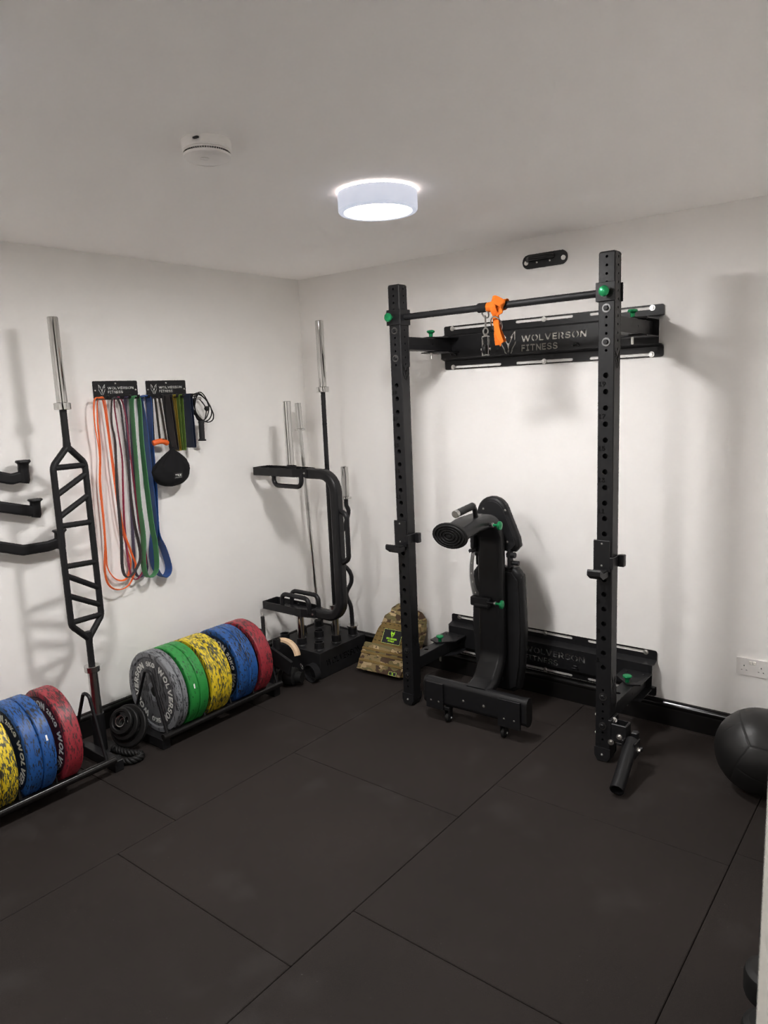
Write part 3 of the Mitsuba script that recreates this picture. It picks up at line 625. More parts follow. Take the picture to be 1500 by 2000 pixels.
# open trap bar standing on end
k = thing('trap_bar', 'black open-sided trap bar standing on end in the storage box', 'trap bar')
x, y = GX[1], GY[0]
yb0, yb1 = y - .066, y + .066
sleeve(k, x, y, 1.375, 1.777, .025); sleeve(k, x, y, .19, .425, .025)
def bracket(z0, z1, up):
    L, R = x - .285, x + .175
    f = []
    ch = lambda yy0, yy1: xf(extr(Polygon([(L, yy0), (R - .1, yy0), (R - .1 + .0, yy0), (R, yy0), (R, yy1), (L, yy1)]), z1 - z0), None, (0, 0, z0))
    front = xf(extr(Polygon([(L, yb0), (x + .075, yb0), (R, yb0 + .028), (R, yb0 + .034), (x + .073, yb0 + .006), (L, yb0 + .006)]), z1 - z0), None, (0, 0, z0))
    rear = xf(extr(Polygon([(L, yb1), (L, yb1 - .006), (x + .073, yb1 - .006), (R, yb1 - .034), (R, yb1 - .028), (x + .075, yb1)]), z1 - z0), None, (0, 0, z0))
    end = box(L, L + .006, yb0, yb1, z0, z1, 0)
    zc = z0 + .022 if up else z1 - .028
    floor_ = xf(extr(Polygon([(x - .16, yb0 + .004), (x + .073, yb0 + .004), (R, yb0 + .03), (R, yb1 - .03), (x + .073, yb1 - .004), (x - .16, yb1 - .004)]), .006), None, (0, 0, zc))
    return cat(front, rear, end, floor_), zc
for (z0, z1, up) in ((1.306, 1.358, False), (.398, .450, True)):
    m_, zc = bracket(z0, z1, up)
    br = part(k, 'bracket', m_, 'powder', False)
    part(br, 'sleeve_mount', cat(lathe([(0, 0), (.036, 0), (.036, .032), (.0255, .036), (0, .036)], (x, y, zc + (.006 if not up else -.006)), (0, 0, 1 if not up else -1), 28), box(x - .06, x + .06, y - .05, y + .05, zc + (.006 if not up else -.012), zc + (.012 if not up else -.006), .002)), 'powder')
    for dx, dy in ((-.05, -.04), (.05, -.04), (-.05, .04), (.05, .04)):
        part(br, 'bolt', cat(hexbolt((x + dx, y + dy, zc + .012), (0, 0, 1), .008, .012, False), hexbolt((x + dx, y + dy, zc - .010), (0, 0, -1), .008, .012, False)), 'powder', 25)
    s = 1 if up else -1
    for yy in (y - .045, y + .045):
        zs = zc + s * .004
        if not up and yy > y: continue
        part(k, 'handle', tube([(x - .115, yy, zs), (x - .115, yy, zs + s * (.098 if up else .082)), (x + .132, yy, zs + s * (.098 if up else .082)), (x + .132, yy, zs)], .0145, 14, rad=.04), 'powder')
    part(br, 'hinge_bolt', hexbolt((x + .160, yb0 + .023, (z0 + z1) / 2), (.3, -1, 0), .007, .006, False), 'steel', 25)
TUBE = fillet([(x + .15, y, 1.326), (.722, y, 1.326), (.722, y, .424), (x + .15, y, .424)], [.21, .17], 12)
part(k, 'frame', sweep(TUBE, rrect(.066, .062, .018, 5), up=(0, 1, 0)), 'powder', 40, 'thick C-shaped frame tube')
part(k, 'handle', tube([(.735, y + .0, 1.115), (.80, y + .0, 1.085), (.80, y, .805), (.735, y, .775)], .0150, 14, rad=.045), 'powder')

# ================================================================== MULTI-GRIP BAR
k = thing('bar_holder', 'black single bar holder tube on a base plate between the two plate racks', 'bar holder')
MX, MY = .235, -1.915
part(k, 'tube', pipe((MX, MY, .012), (MX, MY, .215), .033, .0268, 32), 'powder', 40)
part(k, 'base_plate', box(MX - .11, MX + .06, MY - .033, MY + .085, .001, .012, .002), 'powder', False)
k = thing('multi_grip_bar', 'black multi-grip bar with ladder-like handles standing upright by the left wall', 'multi-grip bar')
sleeve(k, MX, MY, 1.820, 2.226, .025, (1.787, 1.820, .039)); sleeve(k, MX, MY, .03, .446, .025, (.446, .478, .039))
MD = np.array([-.2, .98, 0]); MD /= np.linalg.norm(MD)
def mp(s, z): return np.array([MX, MY, z]) + MD * s
part(k, 'shaft', cat(cyl(mp(0, 1.60), mp(0, 1.79), .0165, 18), lathe([(0, 0), (.0165, 0), (.019, .03), (.0165, .06), (0, .06)], mp(0, 1.585), (0, 0, 1), 18)), 'powder_matte')
part(k, 'shaft', cat(cyl(mp(0, .475), mp(0, .645), .0165, 18), lathe([(0, 0), (.0165, 0), (.019, .03), (.0165, .06), (0, .06)], mp(0, .60), (0, 0, 1), 18)), 'powder_matte')
for s in (-1, 1):
    part(k, 'side_rail', tube([mp(0, 1.607), mp(s * .094, 1.518), mp(s * .094, .718), mp(0, .622)], .0158, 14, rad=.05), 'powder_matte')
for a, b_ in ((1.511, 1.507), (1.379, 1.462), (1.271, 1.352), (1.225, 1.215), (1.022, 1.006), (.976, .869), (.873, .776), (.735, .724)):
    part(k, 'grip', cyl(mp(-.09, a), mp(.092, b_), .0142, 16), 'powder_matte')

# ================================================================== PLATE RACKS AND BUMPER PLATES
PXC, PZC, PR = .367, .268, .225
def plate_rack(ya, yb, hoops, lab, rail_ext):
    k = thing('plate_rack', lab, 'plate rack')
    for x in (PXC - .153, PXC + .153):
        part(k, 'rail', cyl((x, rail_ext[0], .077), (x, rail_ext[1], .077), .0185, 20), 'gloss_black')
    for yy in (ya, yb):
        ft = part(k, 'foot', box(PXC - .19, PXC + .142 if True else 0, yy - .024, yy + .024, .004, .0585, .003), 'powder', False)
        for xx in (PXC - .17, PXC + .12): part(ft, 'rubber_pad', box(xx - .02, xx + .02, yy - .022, yy + .022, .0, .0045, .001), 'black_rubber', False)
    for yy in hoops:
        part(k, 'divider', tube([(PXC + .153, yy, .090), (PXC + .052, yy, .405), (PXC + .0, yy, .405), (PXC - .153, yy, .090)], .0085 if yy in hoops[::len(hoops) - 1] else .0062, 12, rad=.03), 'powder')
    return k
plate_rack(-1.700, -.905, [-1.698, -1.4535, -1.27, -1.1, -.915], 'long black plate rack holding the plates from grey to red', (-1.725, -.88))
plate_rack(-1.975, -2.90, [-2.045, -2.293, -2.460], 'black plate rack cut by the left edge, holding yellow, blue and red plates', (-2.92, -2.0))
def bumper(name, color, y0, y1, label, text=None, number=None, rot=90, group=None, tag=None):
    k = thing(name, label, 'weight plate', group)
    w = y1 - y0; r = PR
    prof = [(.0287, .008), (.036, .006), (.050, .005), (.060, .006), (.188, .006), (.193, .003), (.197, 0), (.217, 0), (.2225, .003), (.225, .007)]
    prof = prof + [(a, w - h) for a, h in prof[::-1]]
    body = lathe(prof, (PXC, y0, PZC), (0, 1, 0), 72, closed=True)
    part(k, 'body', body, 'plate_' + color, 30)
    fc = lathe([(.053, 0), (.1875, 0), (.1875, .0012), (.053, .0012)], (PXC, y0 + .0049, PZC), (0, 1, 0), 64, closed=True)
    part(k, 'face', fc, 'face_' + color, False)
    part(k, 'hub', lathe([(.0253, .0095), (.0285, .0095), (.0285, w - .0095), (.0253, w - .0095)], (PXC, y0, PZC), (0, 1, 0), 40, closed=True), 'steel', 30, 'steel centre ring')
    if text:
        out = []
        def ring(s, a0, h, rr):
            x_ = 0; ws = []
            for c in s:
                m_, w_ = letter(c, h, .0016); ws.append((m_, w_))
            tot = sum(w_ for _, w_ in ws) + .16 * h * (len(ws) - 1); pos = -tot / 2
            for m_, w_ in ws:
                ang = a0 - (pos + w_ / 2) / rr
                m_ = m_.copy(); m_.apply_translation([-w_ / 2, -h / 2, 0])
                ur = np.array([math.cos(ang), 0, math.sin(ang)]); ut = np.array([math.sin(ang), 0, -math.cos(ang)])
                out.append(xf(m_, np.stack([ut, ur, np.array([0, -1., 0])], 1), np.array([PXC, y0 + .0052, PZC]) + ur * rr)); pos += w_ + .16 * h
        a = math.radians(rot)
        ring(number + 'KG', a, .027, .156); ring(number + 'KG', a + PI, .027, .156)
        ring('WOLVERSON', a - PI / 2, .036, .156); ring('WOLVERSON', a + PI / 2, .036, .156)
        part(k, 'lettering', cat(out), 'white_print', False, label='white raised lettering WOLVERSON')
    if tag:
        t = math.radians(tag); ur = np.array([math.cos(t), 0, math.sin(t)])
        part(k, 'sticker', xf(box(-.004, .004, -.0125, .0125, 0, .0006, 0), basis(ur, (0, 1, 0)), np.array([PXC, (y0 + y1) / 2, PZC]) + ur * (PR - .0002)), 'white_tag', False, label='small white sticker')
    return k
g = .0008
bumper('bumper_plate', 'grey', -1.665, -1.629, 'grey bumper plate facing out at the near end of the right-hand rack', True, '5', 92, tag=None)
bumper('bumper_plate', 'grey', -1.629 + g, -1.597, 'second grey bumper plate, just in front of the green ones')
bumper('bumper_plate', 'green', -1.583, -1.523, 'green bumper plate next to the grey plates', tag=12)
bumper('bumper_plate', 'green', -1.523 + g, -1.464, 'green bumper plate next to the yellow plates')
bumper('bumper_plate', 'yellow', -1.443, -1.372, 'yellow speckled bumper plate next to the green plates on the right-hand rack')
bumper('bumper_plate', 'yellow', -1.372 + g, -1.302, 'yellow speckled bumper plate facing the blue plates on the right-hand rack')
bumper('bumper_plate', 'blue', -1.245, -1.180, 'blue bumper plate with its dark face behind the yellow plates, right-hand rack', True, '20', 25)
bumper('bumper_plate', 'blue', -1.180 + g, -1.111, 'blue bumper plate beside the red one on the right-hand rack')
bumper('bumper_plate', 'red', -1.085, -.994, 'red bumper plate at the far end of the right-hand rack')
bumper('bumper_plate', 'yellow', -2.625, -2.553, 'yellow speckled bumper plate cut by the left edge of the photo')
bumper('bumper_plate', 'yellow', -2.552, -2.482, 'yellow speckled bumper plate against the blue plates of the left-hand rack')
bumper('bumper_plate', 'blue', -2.437, -2.373, 'blue bumper plate lettered white beside the yellow plate, left-hand rack', True, '20', 60)
bumper('bumper_plate', 'blue', -2.372, -2.309, 'blue bumper plate with a white sticker beside the red one, left-hand rack', tag=22)
bumper('bumper_plate', 'red', -2.262, -2.184, 'red bumper plate at the right end of the left-hand rack', True, '25', 50)
# small iron plates leaning on the rack
pn = np.array([.30, -.86, .41]); pn /= np.linalg.norm(pn)
c0 = np.array([.315, -1.782, .112])
for i, (R_, off, lab) in enumerate(((.112, 0, 'largest'), (.086, .030, 'middle'), (.068, .056, 'smallest'))):
    k = thing('weight_plate', ('largest black grip plate of the leaning stack, at the back, against the plate rack', 'middle-sized black grip plate of the leaning stack by the bar holder', 'smallest black grip plate with slots at the front of the leaning stack')[i], 'weight plate')
    c = c0 + pn * off + np.array([-.004, 0, .012]) * i
    w = .026 - .003 * i
    m = lathe([(.0255, 0), (.034, 0), (.036, .004), (R_ * .70, .006), (R_ * .76, .0), (R_ * .95, 0), (R_, .004), (R_, w - .004), (R_ * .95, w), (R_ * .76, w), (R_ * .70, w - .006), (.036, w - .004), (.034, w), (.0255, w)], c, pn, 56, closed=True)
    Bn = basis(pn, (1, 0, 0)); cuts = []
    for j in range(3):
        A = [j * 2 * PI / 3 + .35 + t for t in np.linspace(-.32, .32, 5)]
        cuts.append(m3.Manifold.hull_points(np.array([c + Bn @ np.array([R_ * .57 * math.cos(t) + dx, R_ * .57 * math.sin(t) + dy, dz]) for t in A for dx in (-R_ * .08, R_ * .08) for dy in (-R_ * .08, R_ * .08) for dz in (-.01, w + .01)], np.float32)))
    part(k, 'body', minus(m, *cuts), 'black_rubber', 30)
    part(k, 'centre_ring', lathe([(.0253, .0), (.029, -.001), (.029, w + .001), (.0253, w)], c, pn, 32, closed=True), 'steel', 30, 'bright ring round the centre hole')
# rope
k = thing('triceps_rope', 'black twisted rope attachment lying on the floor between the plate racks', 'rope')
rp = spline([(.318, -1.880, .022), (.350, -1.876, .020), (.40, -1.865, .020), (.465, -1.835, .020), (.500, -1.855, .020), (.496, -1.90, .020), (.462, -1.925, .020), (.43, -1.93, .02)], 14)
def strand(ph, r0=.0095, rr=.0098):
    t = np.gradient(rp, axis=0); t /= np.linalg.norm(t, axis=1, keepdims=True); s = np.r_[0, np.cumsum(np.linalg.norm(np.diff(rp, axis=0), axis=1))]
    n1 = np.cross(t, [0, 0, 1.]); n1 /= np.linalg.norm(n1, axis=1, keepdims=True); n2 = np.cross(t, n1); a = s / .062 * 2 * PI + ph
    return tube(rp + r0 * (np.cos(a)[:, None] * n1 + np.sin(a)[:, None] * n2), rr, 10)
for i in range(3): part(k, 'strand', strand(i * 2 * PI / 3), 'black_rubber')
part(k, 'end_cap', cyl(rp[-1], rp[-1] + np.array([-.018, -.003, 0]), .021, 20), 'black_rubber'); part(k, 'end_cap', cyl(rp[0], rp[0] + np.array([-.018, 0, 0]), .021, 20), 'black_rubber')

# ================================================================== CABLE ATTACHMENTS BESIDE THE STORAGE BOX
k = thing('wooden_grip', 'pale curved wooden grip lying on black cable attachments beside the storage box', 'wooden grip')
ra = np.array([.30, -.92, .22]); ra /= np.linalg.norm(ra); rb = basis(ra, (1, 0, 0)); rc = np.array([.405, -.752, .175])
WA = [rc + .112 * (math.cos(a) * rb[:, 0] + math.sin(a) * rb[:, 1]) for a in np.linspace(-.05, -2.3, 30)]
if WA[15][2] < rc[2]: WA = [rc + .112 * (math.cos(a) * rb[:, 0] + math.sin(a) * rb[:, 1]) for a in np.linspace(.28, 2.2, 30)]
part(k, 'grip', sweep(WA, [(.026, -.012), (.026, .002), (.021, .006), (.018, .0045), (.012, .013), (-.012, .013), (-.024, .004), (-.024, -.012)][::-1], up=ra), 'wood', 25)
k = thing('dip_roller', 'short thick black roller with ridged ends beside the storage box', 'roller')
q0, q1 = np.array([.395, -.762, .062]), np.array([.545, -.715, .060])
part(k, 'roller', lathe([(0, 0), (.030, 0), (.050, .004), (.056, .012), (.056, .030), (.050, .034), (.050, .040), (.056, .044), (.056, .10), (.050, .106), (.035, .11), (.035, .15), (0, .15)], q0, q1 - q0, 36), 'black_rubber')
part(k, 'hub', cyl(q0 - (q1 - q0) / .157 * .008, q0 + (q1 - q0) * .02, .018, 20), 'powder')
k = thing('ankle_strap', 'black padded strap loop lying against the front of the storage box', 'strap')
sc = np.array([.535, -.635, .058])
part(k, 'loop', sweep([sc + np.array([.062 * math.cos(a), -.012 * math.cos(a) + .012, .055 * math.sin(a)]) for a in np.linspace(0, 2 * PI, 41)[:-1]], rrect(.045, .006, .002, 2), True, frames=lambda i, t: ((lambda q: (q / np.linalg.norm(q), np.cross(t, q / np.linalg.norm(q))))(np.array([.25, 1., 0.1]) - (np.array([.25, 1., .1]) @ t) * t))), 'bag')
part(k, 'ring', torus(sc + np.array([-.045, -.035, .048]), (.4, 1, .3), .018, .003, 24, 8), 'chrome')
k = thing('bent_steel_bar', 'black bent steel bar leaning between the red plate and the wooden ring', 'cable attachment')
part(k, 'bar', cat(sweep([(.36, -.835, .012), (.372, -.80, .15), (.385, -.775, .275)], rrect(.046, .022, .004, 3), up=(1, 0, 0)), pipe((.385, -.775, .235), (.38, -.77, .30), .026, .020, 24)), 'powder', 40)
part(k, 'cross_piece', cat(box(.38, .50, -.815, -.793, .185, .205, .004), box(.40, .43, -.815, -.79, .12, .19, .004)), 'powder_matte', False)
part(k, 'cable_guide', xf(box(-.09, .105, -.010, .010, -.10, 0, .005), np.array([[.945, 0, .326], [0, 1, 0], [-.326, 0, .945]]), (.455, -.808, .232)), 'powder_matte', False)
k = thing('loading_pin', 'thin black pin with an eye on top, standing behind the red plate by the corner', 'loading pin')
part(k, 'post', cyl((.185, -.70, .012), (.185, -.70, .395), .0125, 16), 'grip')
part(k, 'foot', lathe([(0, 0), (.07, 0), (.07, .008), (.02, .014), (0, .014)], (.185, -.70, 0), (0, 0, 1), 32), 'powder')
part(k, 'eye', torus((.185, -.70, .409), (.3, 1, 0), .011, .0032, 20, 8), 'zinc')

# ================================================================== BANDS ON THE LEFT WALL
def band_rack(ya, yb, z0, z1, pegs, label):
    k = thing('band_rack', label, 'band rack')
    w, h = yb - ya, z1 - z0
    P = Polygon(rrect(w, h, .006, 4)).union(sbox(-w / 2 + .003, -h / 2 - .004, w / 2 - .003, -h / 2 + .01))
    for dx, dz in ((0, h / 2 - .014), (-w / 2 + .012, -.002), (w / 2 - .012, -.002)): P = P.difference(Point(dx, dz).buffer(.0055))
    m = extr(P, .0015); lg = logo_cut(.054, .03); lg.apply_translation([-w / 2 + .031, -.026, -.01])
    m = minus(m, lg)
    part(k, 'plate', xf(m, basis((1, 0, 0), (0, 1, 0)), (.0015, (ya + yb) / 2, (z0 + z1) / 2)), 'powder', False, label='sign plate with WOLVERSON FITNESS cut through')
    for dx, dz in ((0, h / 2 - .014), (-w / 2 + .012, -.002), (w / 2 - .012, -.002)):
        part(k, 'screw', dome((.003, (ya + yb) / 2 + dx, (z0 + z1) / 2 + dz), (1, 0, 0), .005, .0035), 'zinc')
    for py in pegs:
        part(k, 'peg', sweep(fillet([(.003, py, z0 - .001), (.118, py, z0 - .001), (.124, py, z0 + .016)], .008), rrect(.016, .005, .002, 2), up=(0, 1, 0)), 'powder', 40)
band_rack(-1.613, -1.342, 1.832, 1.929, [-1.604, -1.522, -1.470, -1.418, -1.350], 'black sign-like band rack holding the long loop bands, nearer the multi-grip bar')
band_rack(-1.287, -1.014, 1.829, 1.927, [-1.268, -1.205, -1.165, -1.122, -1.062, -1.026], 'black sign-like band rack holding the short bands and the drawstring bag')
def band(name, pts, xc, w, th, mt, label, twist=0, ph=0.0, group=None, hang=1.0):
    P = spline([(xc, y - .617 * (xc - .06) * hang, z + (1.806 - z) / 3.6 * (xc - .06) * hang) for i, (y, z) in enumerate(pts)], 7, True); N = len(P)
    def fr(i, t):
        x = np.array([1., 0, 0]); n = np.cross(t, x); n /= np.linalg.norm(n); a = twist * math.sin(2 * PI * i / N * 2 + ph)
        q = math.cos(a) * x + math.sin(a) * n; q -= (q @ t) * t; q /= np.linalg.norm(q); return q, np.cross(t, q)
    k = thing(name, label, 'resistance band', group)
    scene[k] = mikit.ply(sweep(P, rrect(w, th, th * .3, 1), True, frames=fr), M(mt), smooth=40)
ORA = [(-1.645, 1.824), (-1.656, 1.707), (-1.648, 1.561), (-1.659, 1.378), (-1.666, 1.098), (-1.688, 0.912), (-1.672, 0.821), (-1.614, 0.783), (-1.548, 0.801), (-1.5, 0.89), (-1.518, 0.973), (-1.555, 1.126), (-1.569, 1.367), (-1.578, 1.647), (-1.583, 1.822), (-1.614, 1.840)]
ORB = [(-1.628, 1.821), (-1.639, 1.724), (-1.643, 1.561), (-1.664, 1.379), (-1.666, 1.192), (-1.672, 1.004), (-1.672, 0.918), (-1.628, 0.845), (-1.566, 0.835), (-1.53, 0.916), (-1.542, 0.997), (-1.568, 1.147), (-1.579, 1.368), (-1.586, 1.666), (-1.593, 1.811), (-1.610, 1.838)]
band('resistance_band', ORA, .066, .013, .0048, 'orange', 'thin orange loop band hanging lowest of all, front one on its peg', .5, 0)
band('resistance_band', ORB, .030, .013, .0048, 'orange', 'thin orange loop band hanging slightly higher, nearer the wall', .5, 2)
band('resistance_band', [(-1.543, 1.82), (-1.557, 1.701), (-1.548, 1.599), (-1.564, 1.366), (-1.57, 1.08), (-1.581, 0.888), (-1.544, 0.84), (-1.477, 0.905), (-1.463, 0.981), (-1.48, 1.123), (-1.486, 1.26), (-1.486, 1.499), (-1.491, 1.688), (-1.496, 1.80), (-1.519, 1.838)], .095, .022, .0046, 'band_black', 'black loop band hanging between the orange and the red ones', .25, 1)
band('resistance_band', [(-1.531, 1.81), (-1.525, 1.662), (-1.517, 1.503), (-1.528, 1.362), (-1.544, 1.124), (-1.54, 0.879), (-1.503, 0.816), (-1.441, 0.877), (-1.431, 0.965), (-1.449, 1.108), (-1.457, 1.333), (-1.465, 1.545), (-1.467, 1.715), (-1.482, 1.817), (-1.506, 1.840)], .048, .014, .0046, 'band_red', 'dark red loop band hanging next to the purple one', .3, 1)
band('resistance_band', [(-1.462, 1.817), (-1.468, 1.659), (-1.481, 1.451), (-1.492, 1.212), (-1.502, 1.019), (-1.508, 0.872), (-1.48, 0.825), (-1.432, 0.855), (-1.432, 0.955), (-1.444, 1.156), (-1.449, 1.448), (-1.444, 1.638), (-1.431, 1.815), (-1.447, 1.839)], .022, .027, .0046, 'band_purple', 'dark purple loop band hanging behind the red one', .1, 0)
band('resistance_band', [(-1.424, 1.816), (-1.429, 1.675), (-1.433, 1.446), (-1.438, 1.253), (-1.433, 1.055), (-1.45, 0.899), (-1.431, 0.814), (-1.371, 0.841), (-1.361, 0.991), (-1.372, 1.094), (-1.381, 1.323), (-1.385, 1.586), (-1.377, 1.812), (-1.401, 1.840)], .082, .044, .0046, 'band_green', 'green loop band hanging between the purple and the blue ones', .12, 0)
band('resistance_band', [(-1.368, 1.815), (-1.354, 1.67), (-1.352, 1.486), (-1.351, 1.29), (-1.353, 1.111), (-1.383, 0.945), (-1.371, 0.841), (-1.324, 0.79), (-1.284, 0.832), (-1.307, 0.95), (-1.343, 1.049), (-1.342, 1.159), (-1.329, 1.337), (-1.325, 1.581), (-1.312, 1.815), (-1.343, 1.841)], .036, .062, .0046, 'band_blue', 'wide blue loop band hanging at the right end of the long bands', .10, .6)
def short_band(y, zt, zb, w, mt, label, slant=0, x=.072, gap=.007, bow=.0):
    P = [(y - gap, zt - .01), (y, zt), (y + gap, zt - .01), (y + gap + slant * .5 + bow, (zt + zb) / 2), (y + gap + slant, zb + .012), (y + slant, zb), (y - gap + slant, zb + .012), (y - gap + slant * .5 - bow, (zt + zb) / 2)]
    band('mini_band', P, x, w, .0022, mt, label, 0, 0, None, 0.0)
short_band(-1.205, 1.838, 1.530, .078, 'band_charcoal', 'wide black short band hanging in front of the drawstring bag', .018, .078)
short_band(-1.165, 1.838, 1.522, .055, 'band_yellow', 'yellow short band hanging between the black and the green ones', .008, .070)
short_band(-1.122, 1.838, 1.522, .058, 'band_lime', 'light green short band hanging next to the navy one', -.006, .072, .011)
short_band(-1.062, 1.840, 1.532, .080, 'band_navy', 'navy blue short band hanging at the right of the short bands', 0, .074)
k = thing('strap_handle', 'orange curved grip hung on thin dark straps beside the drawstring bag', 'handle')
for y0, y1, mt, xx in ((-1.287, -1.300, 'band_charcoal', .05), (-1.275, -1.268, 'band_brown', .065), (-1.262, -1.240, 'band_brown', .085)):
    part(k, 'strap', sweep([(xx, y0, 1.832), (xx, (y0 + y1) / 2, 1.72), (xx, y1, 1.588)], rrect(.020, .003, .001, 1), up=(1, 0, 0)), mt)
part(k, 'grip', tube(spline([(.078, -1.326, 1.574), (.085, -1.29, 1.582), (.085, -1.26, 1.580), (.078, -1.232, 1.568)], 6), .0155, 16), 'orange', label='orange foam grip with black print')
part(k, 'print', xf(word('///ELUX', .014, .0006, .045) if False else cat([xf(box(-.0012, .0012, -.006, .006, 0, .0006, 0), np.array([[math.cos(-.4), -math.sin(-.4), 0], [math.sin(-.4), math.cos(-.4), 0], [0, 0, 1]]), (j * .0075, 0, 0)) for j in range(5)]), basis((1, -.15, .35), (0, 1, 0)), (.0985, -1.27, 1.594)), 'hole', False)
# drawstring bag
k = thing('drawstring_bag', 'black drawstring bag marked TRX hanging under the short bands', 'bag')
zz = np.array([1.318, 1.322, 1.335, 1.355, 1.38, 1.41, 1.44, 1.465, 1.49, 1.512, 1.526, 1.536, 1.545]); rr = np.array([.012, .045, .082, .106, .119, .123, .114, .096, .068, .038, .018, .010, .014])
zi = np.linspace(zz[0], zz[-1], 46); ri = np.interp(zi, zz, rr); na = 72
V = []
for z, r in zip(zi, ri):
    f = np.clip((z - 1.40) / .12, 0, 1); cy = -1.236 + .019 * f
    for j in range(na):
        a = 2 * PI * j / na; q = 1 + .10 * f * math.cos(11 * a + 1) + .03 * math.sin(5 * a + z * 60) + .025 * math.sin(3 * a - z * 40)
        V.append((.100 + r * .44 * q * math.cos(a) + .0, cy + r * q * math.sin(a) * (1.0), z))
V.append((.100, -1.236, zi[0])); V.append((.100, -1.217, zi[-1])); F = []
for i in range(len(zi) - 1):
    for j in range(na): l = (j + 1) % na; F += [(i * na + j, i * na + l, (i + 1) * na + l), (i * na + j, (i + 1) * na + l, (i + 1) * na + j)]
nb = len(V)
for j in range(na): l = (j + 1) % na; F += [(nb - 2, l, j), (nb - 1, (len(zi) - 1) * na + j, (len(zi) - 1) * na + l)]
part(k, 'body', trimesh.Trimesh(np.array(V), F, process=False), 'bag', True)
part(k, 'cord', tube(spline([(.100, -1.218, 1.54), (.09, -1.224, 1.60), (.08, -1.226, 1.72), (.08, -1.222, 1.838)], 6), .003, 8), 'bag')
pbasis = basis((.97, -.05, -.20), (.05, .97, .0))
lb = part(k, 'label', xf(box(-.030, .030, -.019, .019, 0, .002, .001), pbasis, (.1528, -1.228, 1.383)), 'patch', False, label='small black label reading TRX')
tw = word('TRX', .015, .0008); tw.apply_translation([-tw.bounds[1][0] / 2, -.006, .002])
part(lb, 'lettering', xf(tw, pbasis, (.1528, -1.228, 1.383)), 'white_print', False)
part(lb, 'underline', xf(box(-.022, .022, -.0125, -.011, .002, .0026, 0), pbasis, (.1528, -1.228, 1.383)), 'white_print', False)
# tube band / rope with handle
k = thing('cable_rope', 'coiled black exercise cord with a grip handle on the last peg', 'exercise cord')
for j in range(3):
    cc = np.array([.075 + .012 * j, -.978 + .005 * j, 1.762]); P = []
    for a in np.linspace(0, 2 * PI, 15)[:-1]:
        P.append(cc + np.array([.012 * math.cos(2 * a + j), (.058 + .004 * math.sin(3 * a + j * 2)) * math.cos(a + .1 * j) + .012 * math.sin(a) * -1, (.082 + .004 * j) * math.sin(a)]))
    part(k, 'cord', tube(spline(P, 5, True), .0034, 8, True), 'black_rubber')
part(k, 'cord', tube(spline([(.09, -.985, 1.69), (.088, -1.02, 1.735), (.085, -1.022, 1.80), (.085, -.995, 1.82), (.09, -.945, 1.755), (.09, -.96, 1.69), (.085, -.985, 1.685)], 6), .0034, 8), 'black_rubber')
part(k, 'handle', lathe([(0, 0), (.024, 0), (.024, .006), (.0165, .012), (.0165, .104), (.019, .108), (.019, .116), (.010, .122), (0, .122)], (.085, -.987, 1.562), (.0, .03, 1), 24), 'grip')
part(k, 'ball_stop', lathe([(0, -.016), (.012, -.011), (.016, 0), (.012, .011), (0, .016)], (.108, -.952, 1.753), (0, 0, 1), 20), 'black_rubber')
part(k, 'clip', cat(cyl((.085, -1.018, 1.815), (.09, -.975, 1.817), .0085, 14), torus((.082, -1.026, 1.815), (0, .3, 1), .010, .003, 18, 8)), 'chrome', label='silver swivel clip')
part(k, 'web_loop', sweep(spline([(.08, -1.025, 1.812), (.075, -1.03, 1.75), (.08, -1.0, 1.70), (.085, -.985, 1.69)], 6), rrect(.016, .004, .001, 1), up=(1, .3, 0)), 'band_charcoal')

# ================================================================== BAR GRIPS AT THE LEFT EDGE
def mag(hook, pts, grip_h, label, x=.070, cap_w=.034):
    k = thing('cable_bar', label, 'cable grip bar')
    part(k, 'bar', sweep(fillet([(x, *p) for p in pts], .05), rrect(.054, .026, .011, 4), up=(0, 0, 1)), 'vinyl', 40)
    gy, gz = pts[-1]
    part(k, 'grip', sweep([(x, gy, gz - .036), (x, gy + .003, gz - .022), (x, gy + .003, gz + grip_h * .4), (x + .004, gy + .003, gz + grip_h * .75), (x + .005, gy + .003, gz + grip_h * .90), (x + .005, gy + .003, gz + grip_h)], rrect(.050, .040, .018, 5), up=(0, 1, 0), scale=lambda t: (.82 if t < .1 else 1.0) if t < .62 else (1.0 if t < .7 else (1.42 if t < .95 else 1.30))), 'vinyl', 50)
    hy = pts[0][0] + .03
    part(k, 'centre_ring', torus((x, hy, pts[0][1] + .045), (0, 1, 0), .026, .006, 24, 8), 'powder')
    h = single('wall_hook', cat(sweep(fillet([(.001, hy, pts[0][1] + .062), (x + .02, hy, pts[0][1] + .062), (x + .026, hy, pts[0][1] + .085)], .01), circ(.006, 10)), box(0, .006, hy - .02, hy + .02, pts[0][1] + .035, pts[0][1] + .09, .002)), 'powder', hook, 'hook')
mag('black wall hook holding the uppermost bar grip', [(-2.50, 1.575), (-2.30, 1.520), (-2.125, 1.464), (-2.066, 1.473)], .078, 'black bar grip uppermost of three on the left wall')
mag('black wall hook holding the middle bar grip', [(-2.50, 1.418), (-2.20, 1.340), (-2.045, 1.294), (-2.030, 1.296)], .058, 'black bar grip in the middle of three on the left wall', cap_w=.04)
mag('black wall hook holding the lowest bar grip', [(-2.60, 1.235), (-2.222, 1.147), (-2.112, 1.108), (-1.985, 1.104), (-1.925, 1.114)], .066, 'wide bent black bar grip, lowest of three, ending behind the multi-grip bar')

# ================================================================== WEIGHTED VEST
k = thing('weighted_vest', 'camouflage weighted vest leaning on the back wall beside the left upright', 'weighted vest')
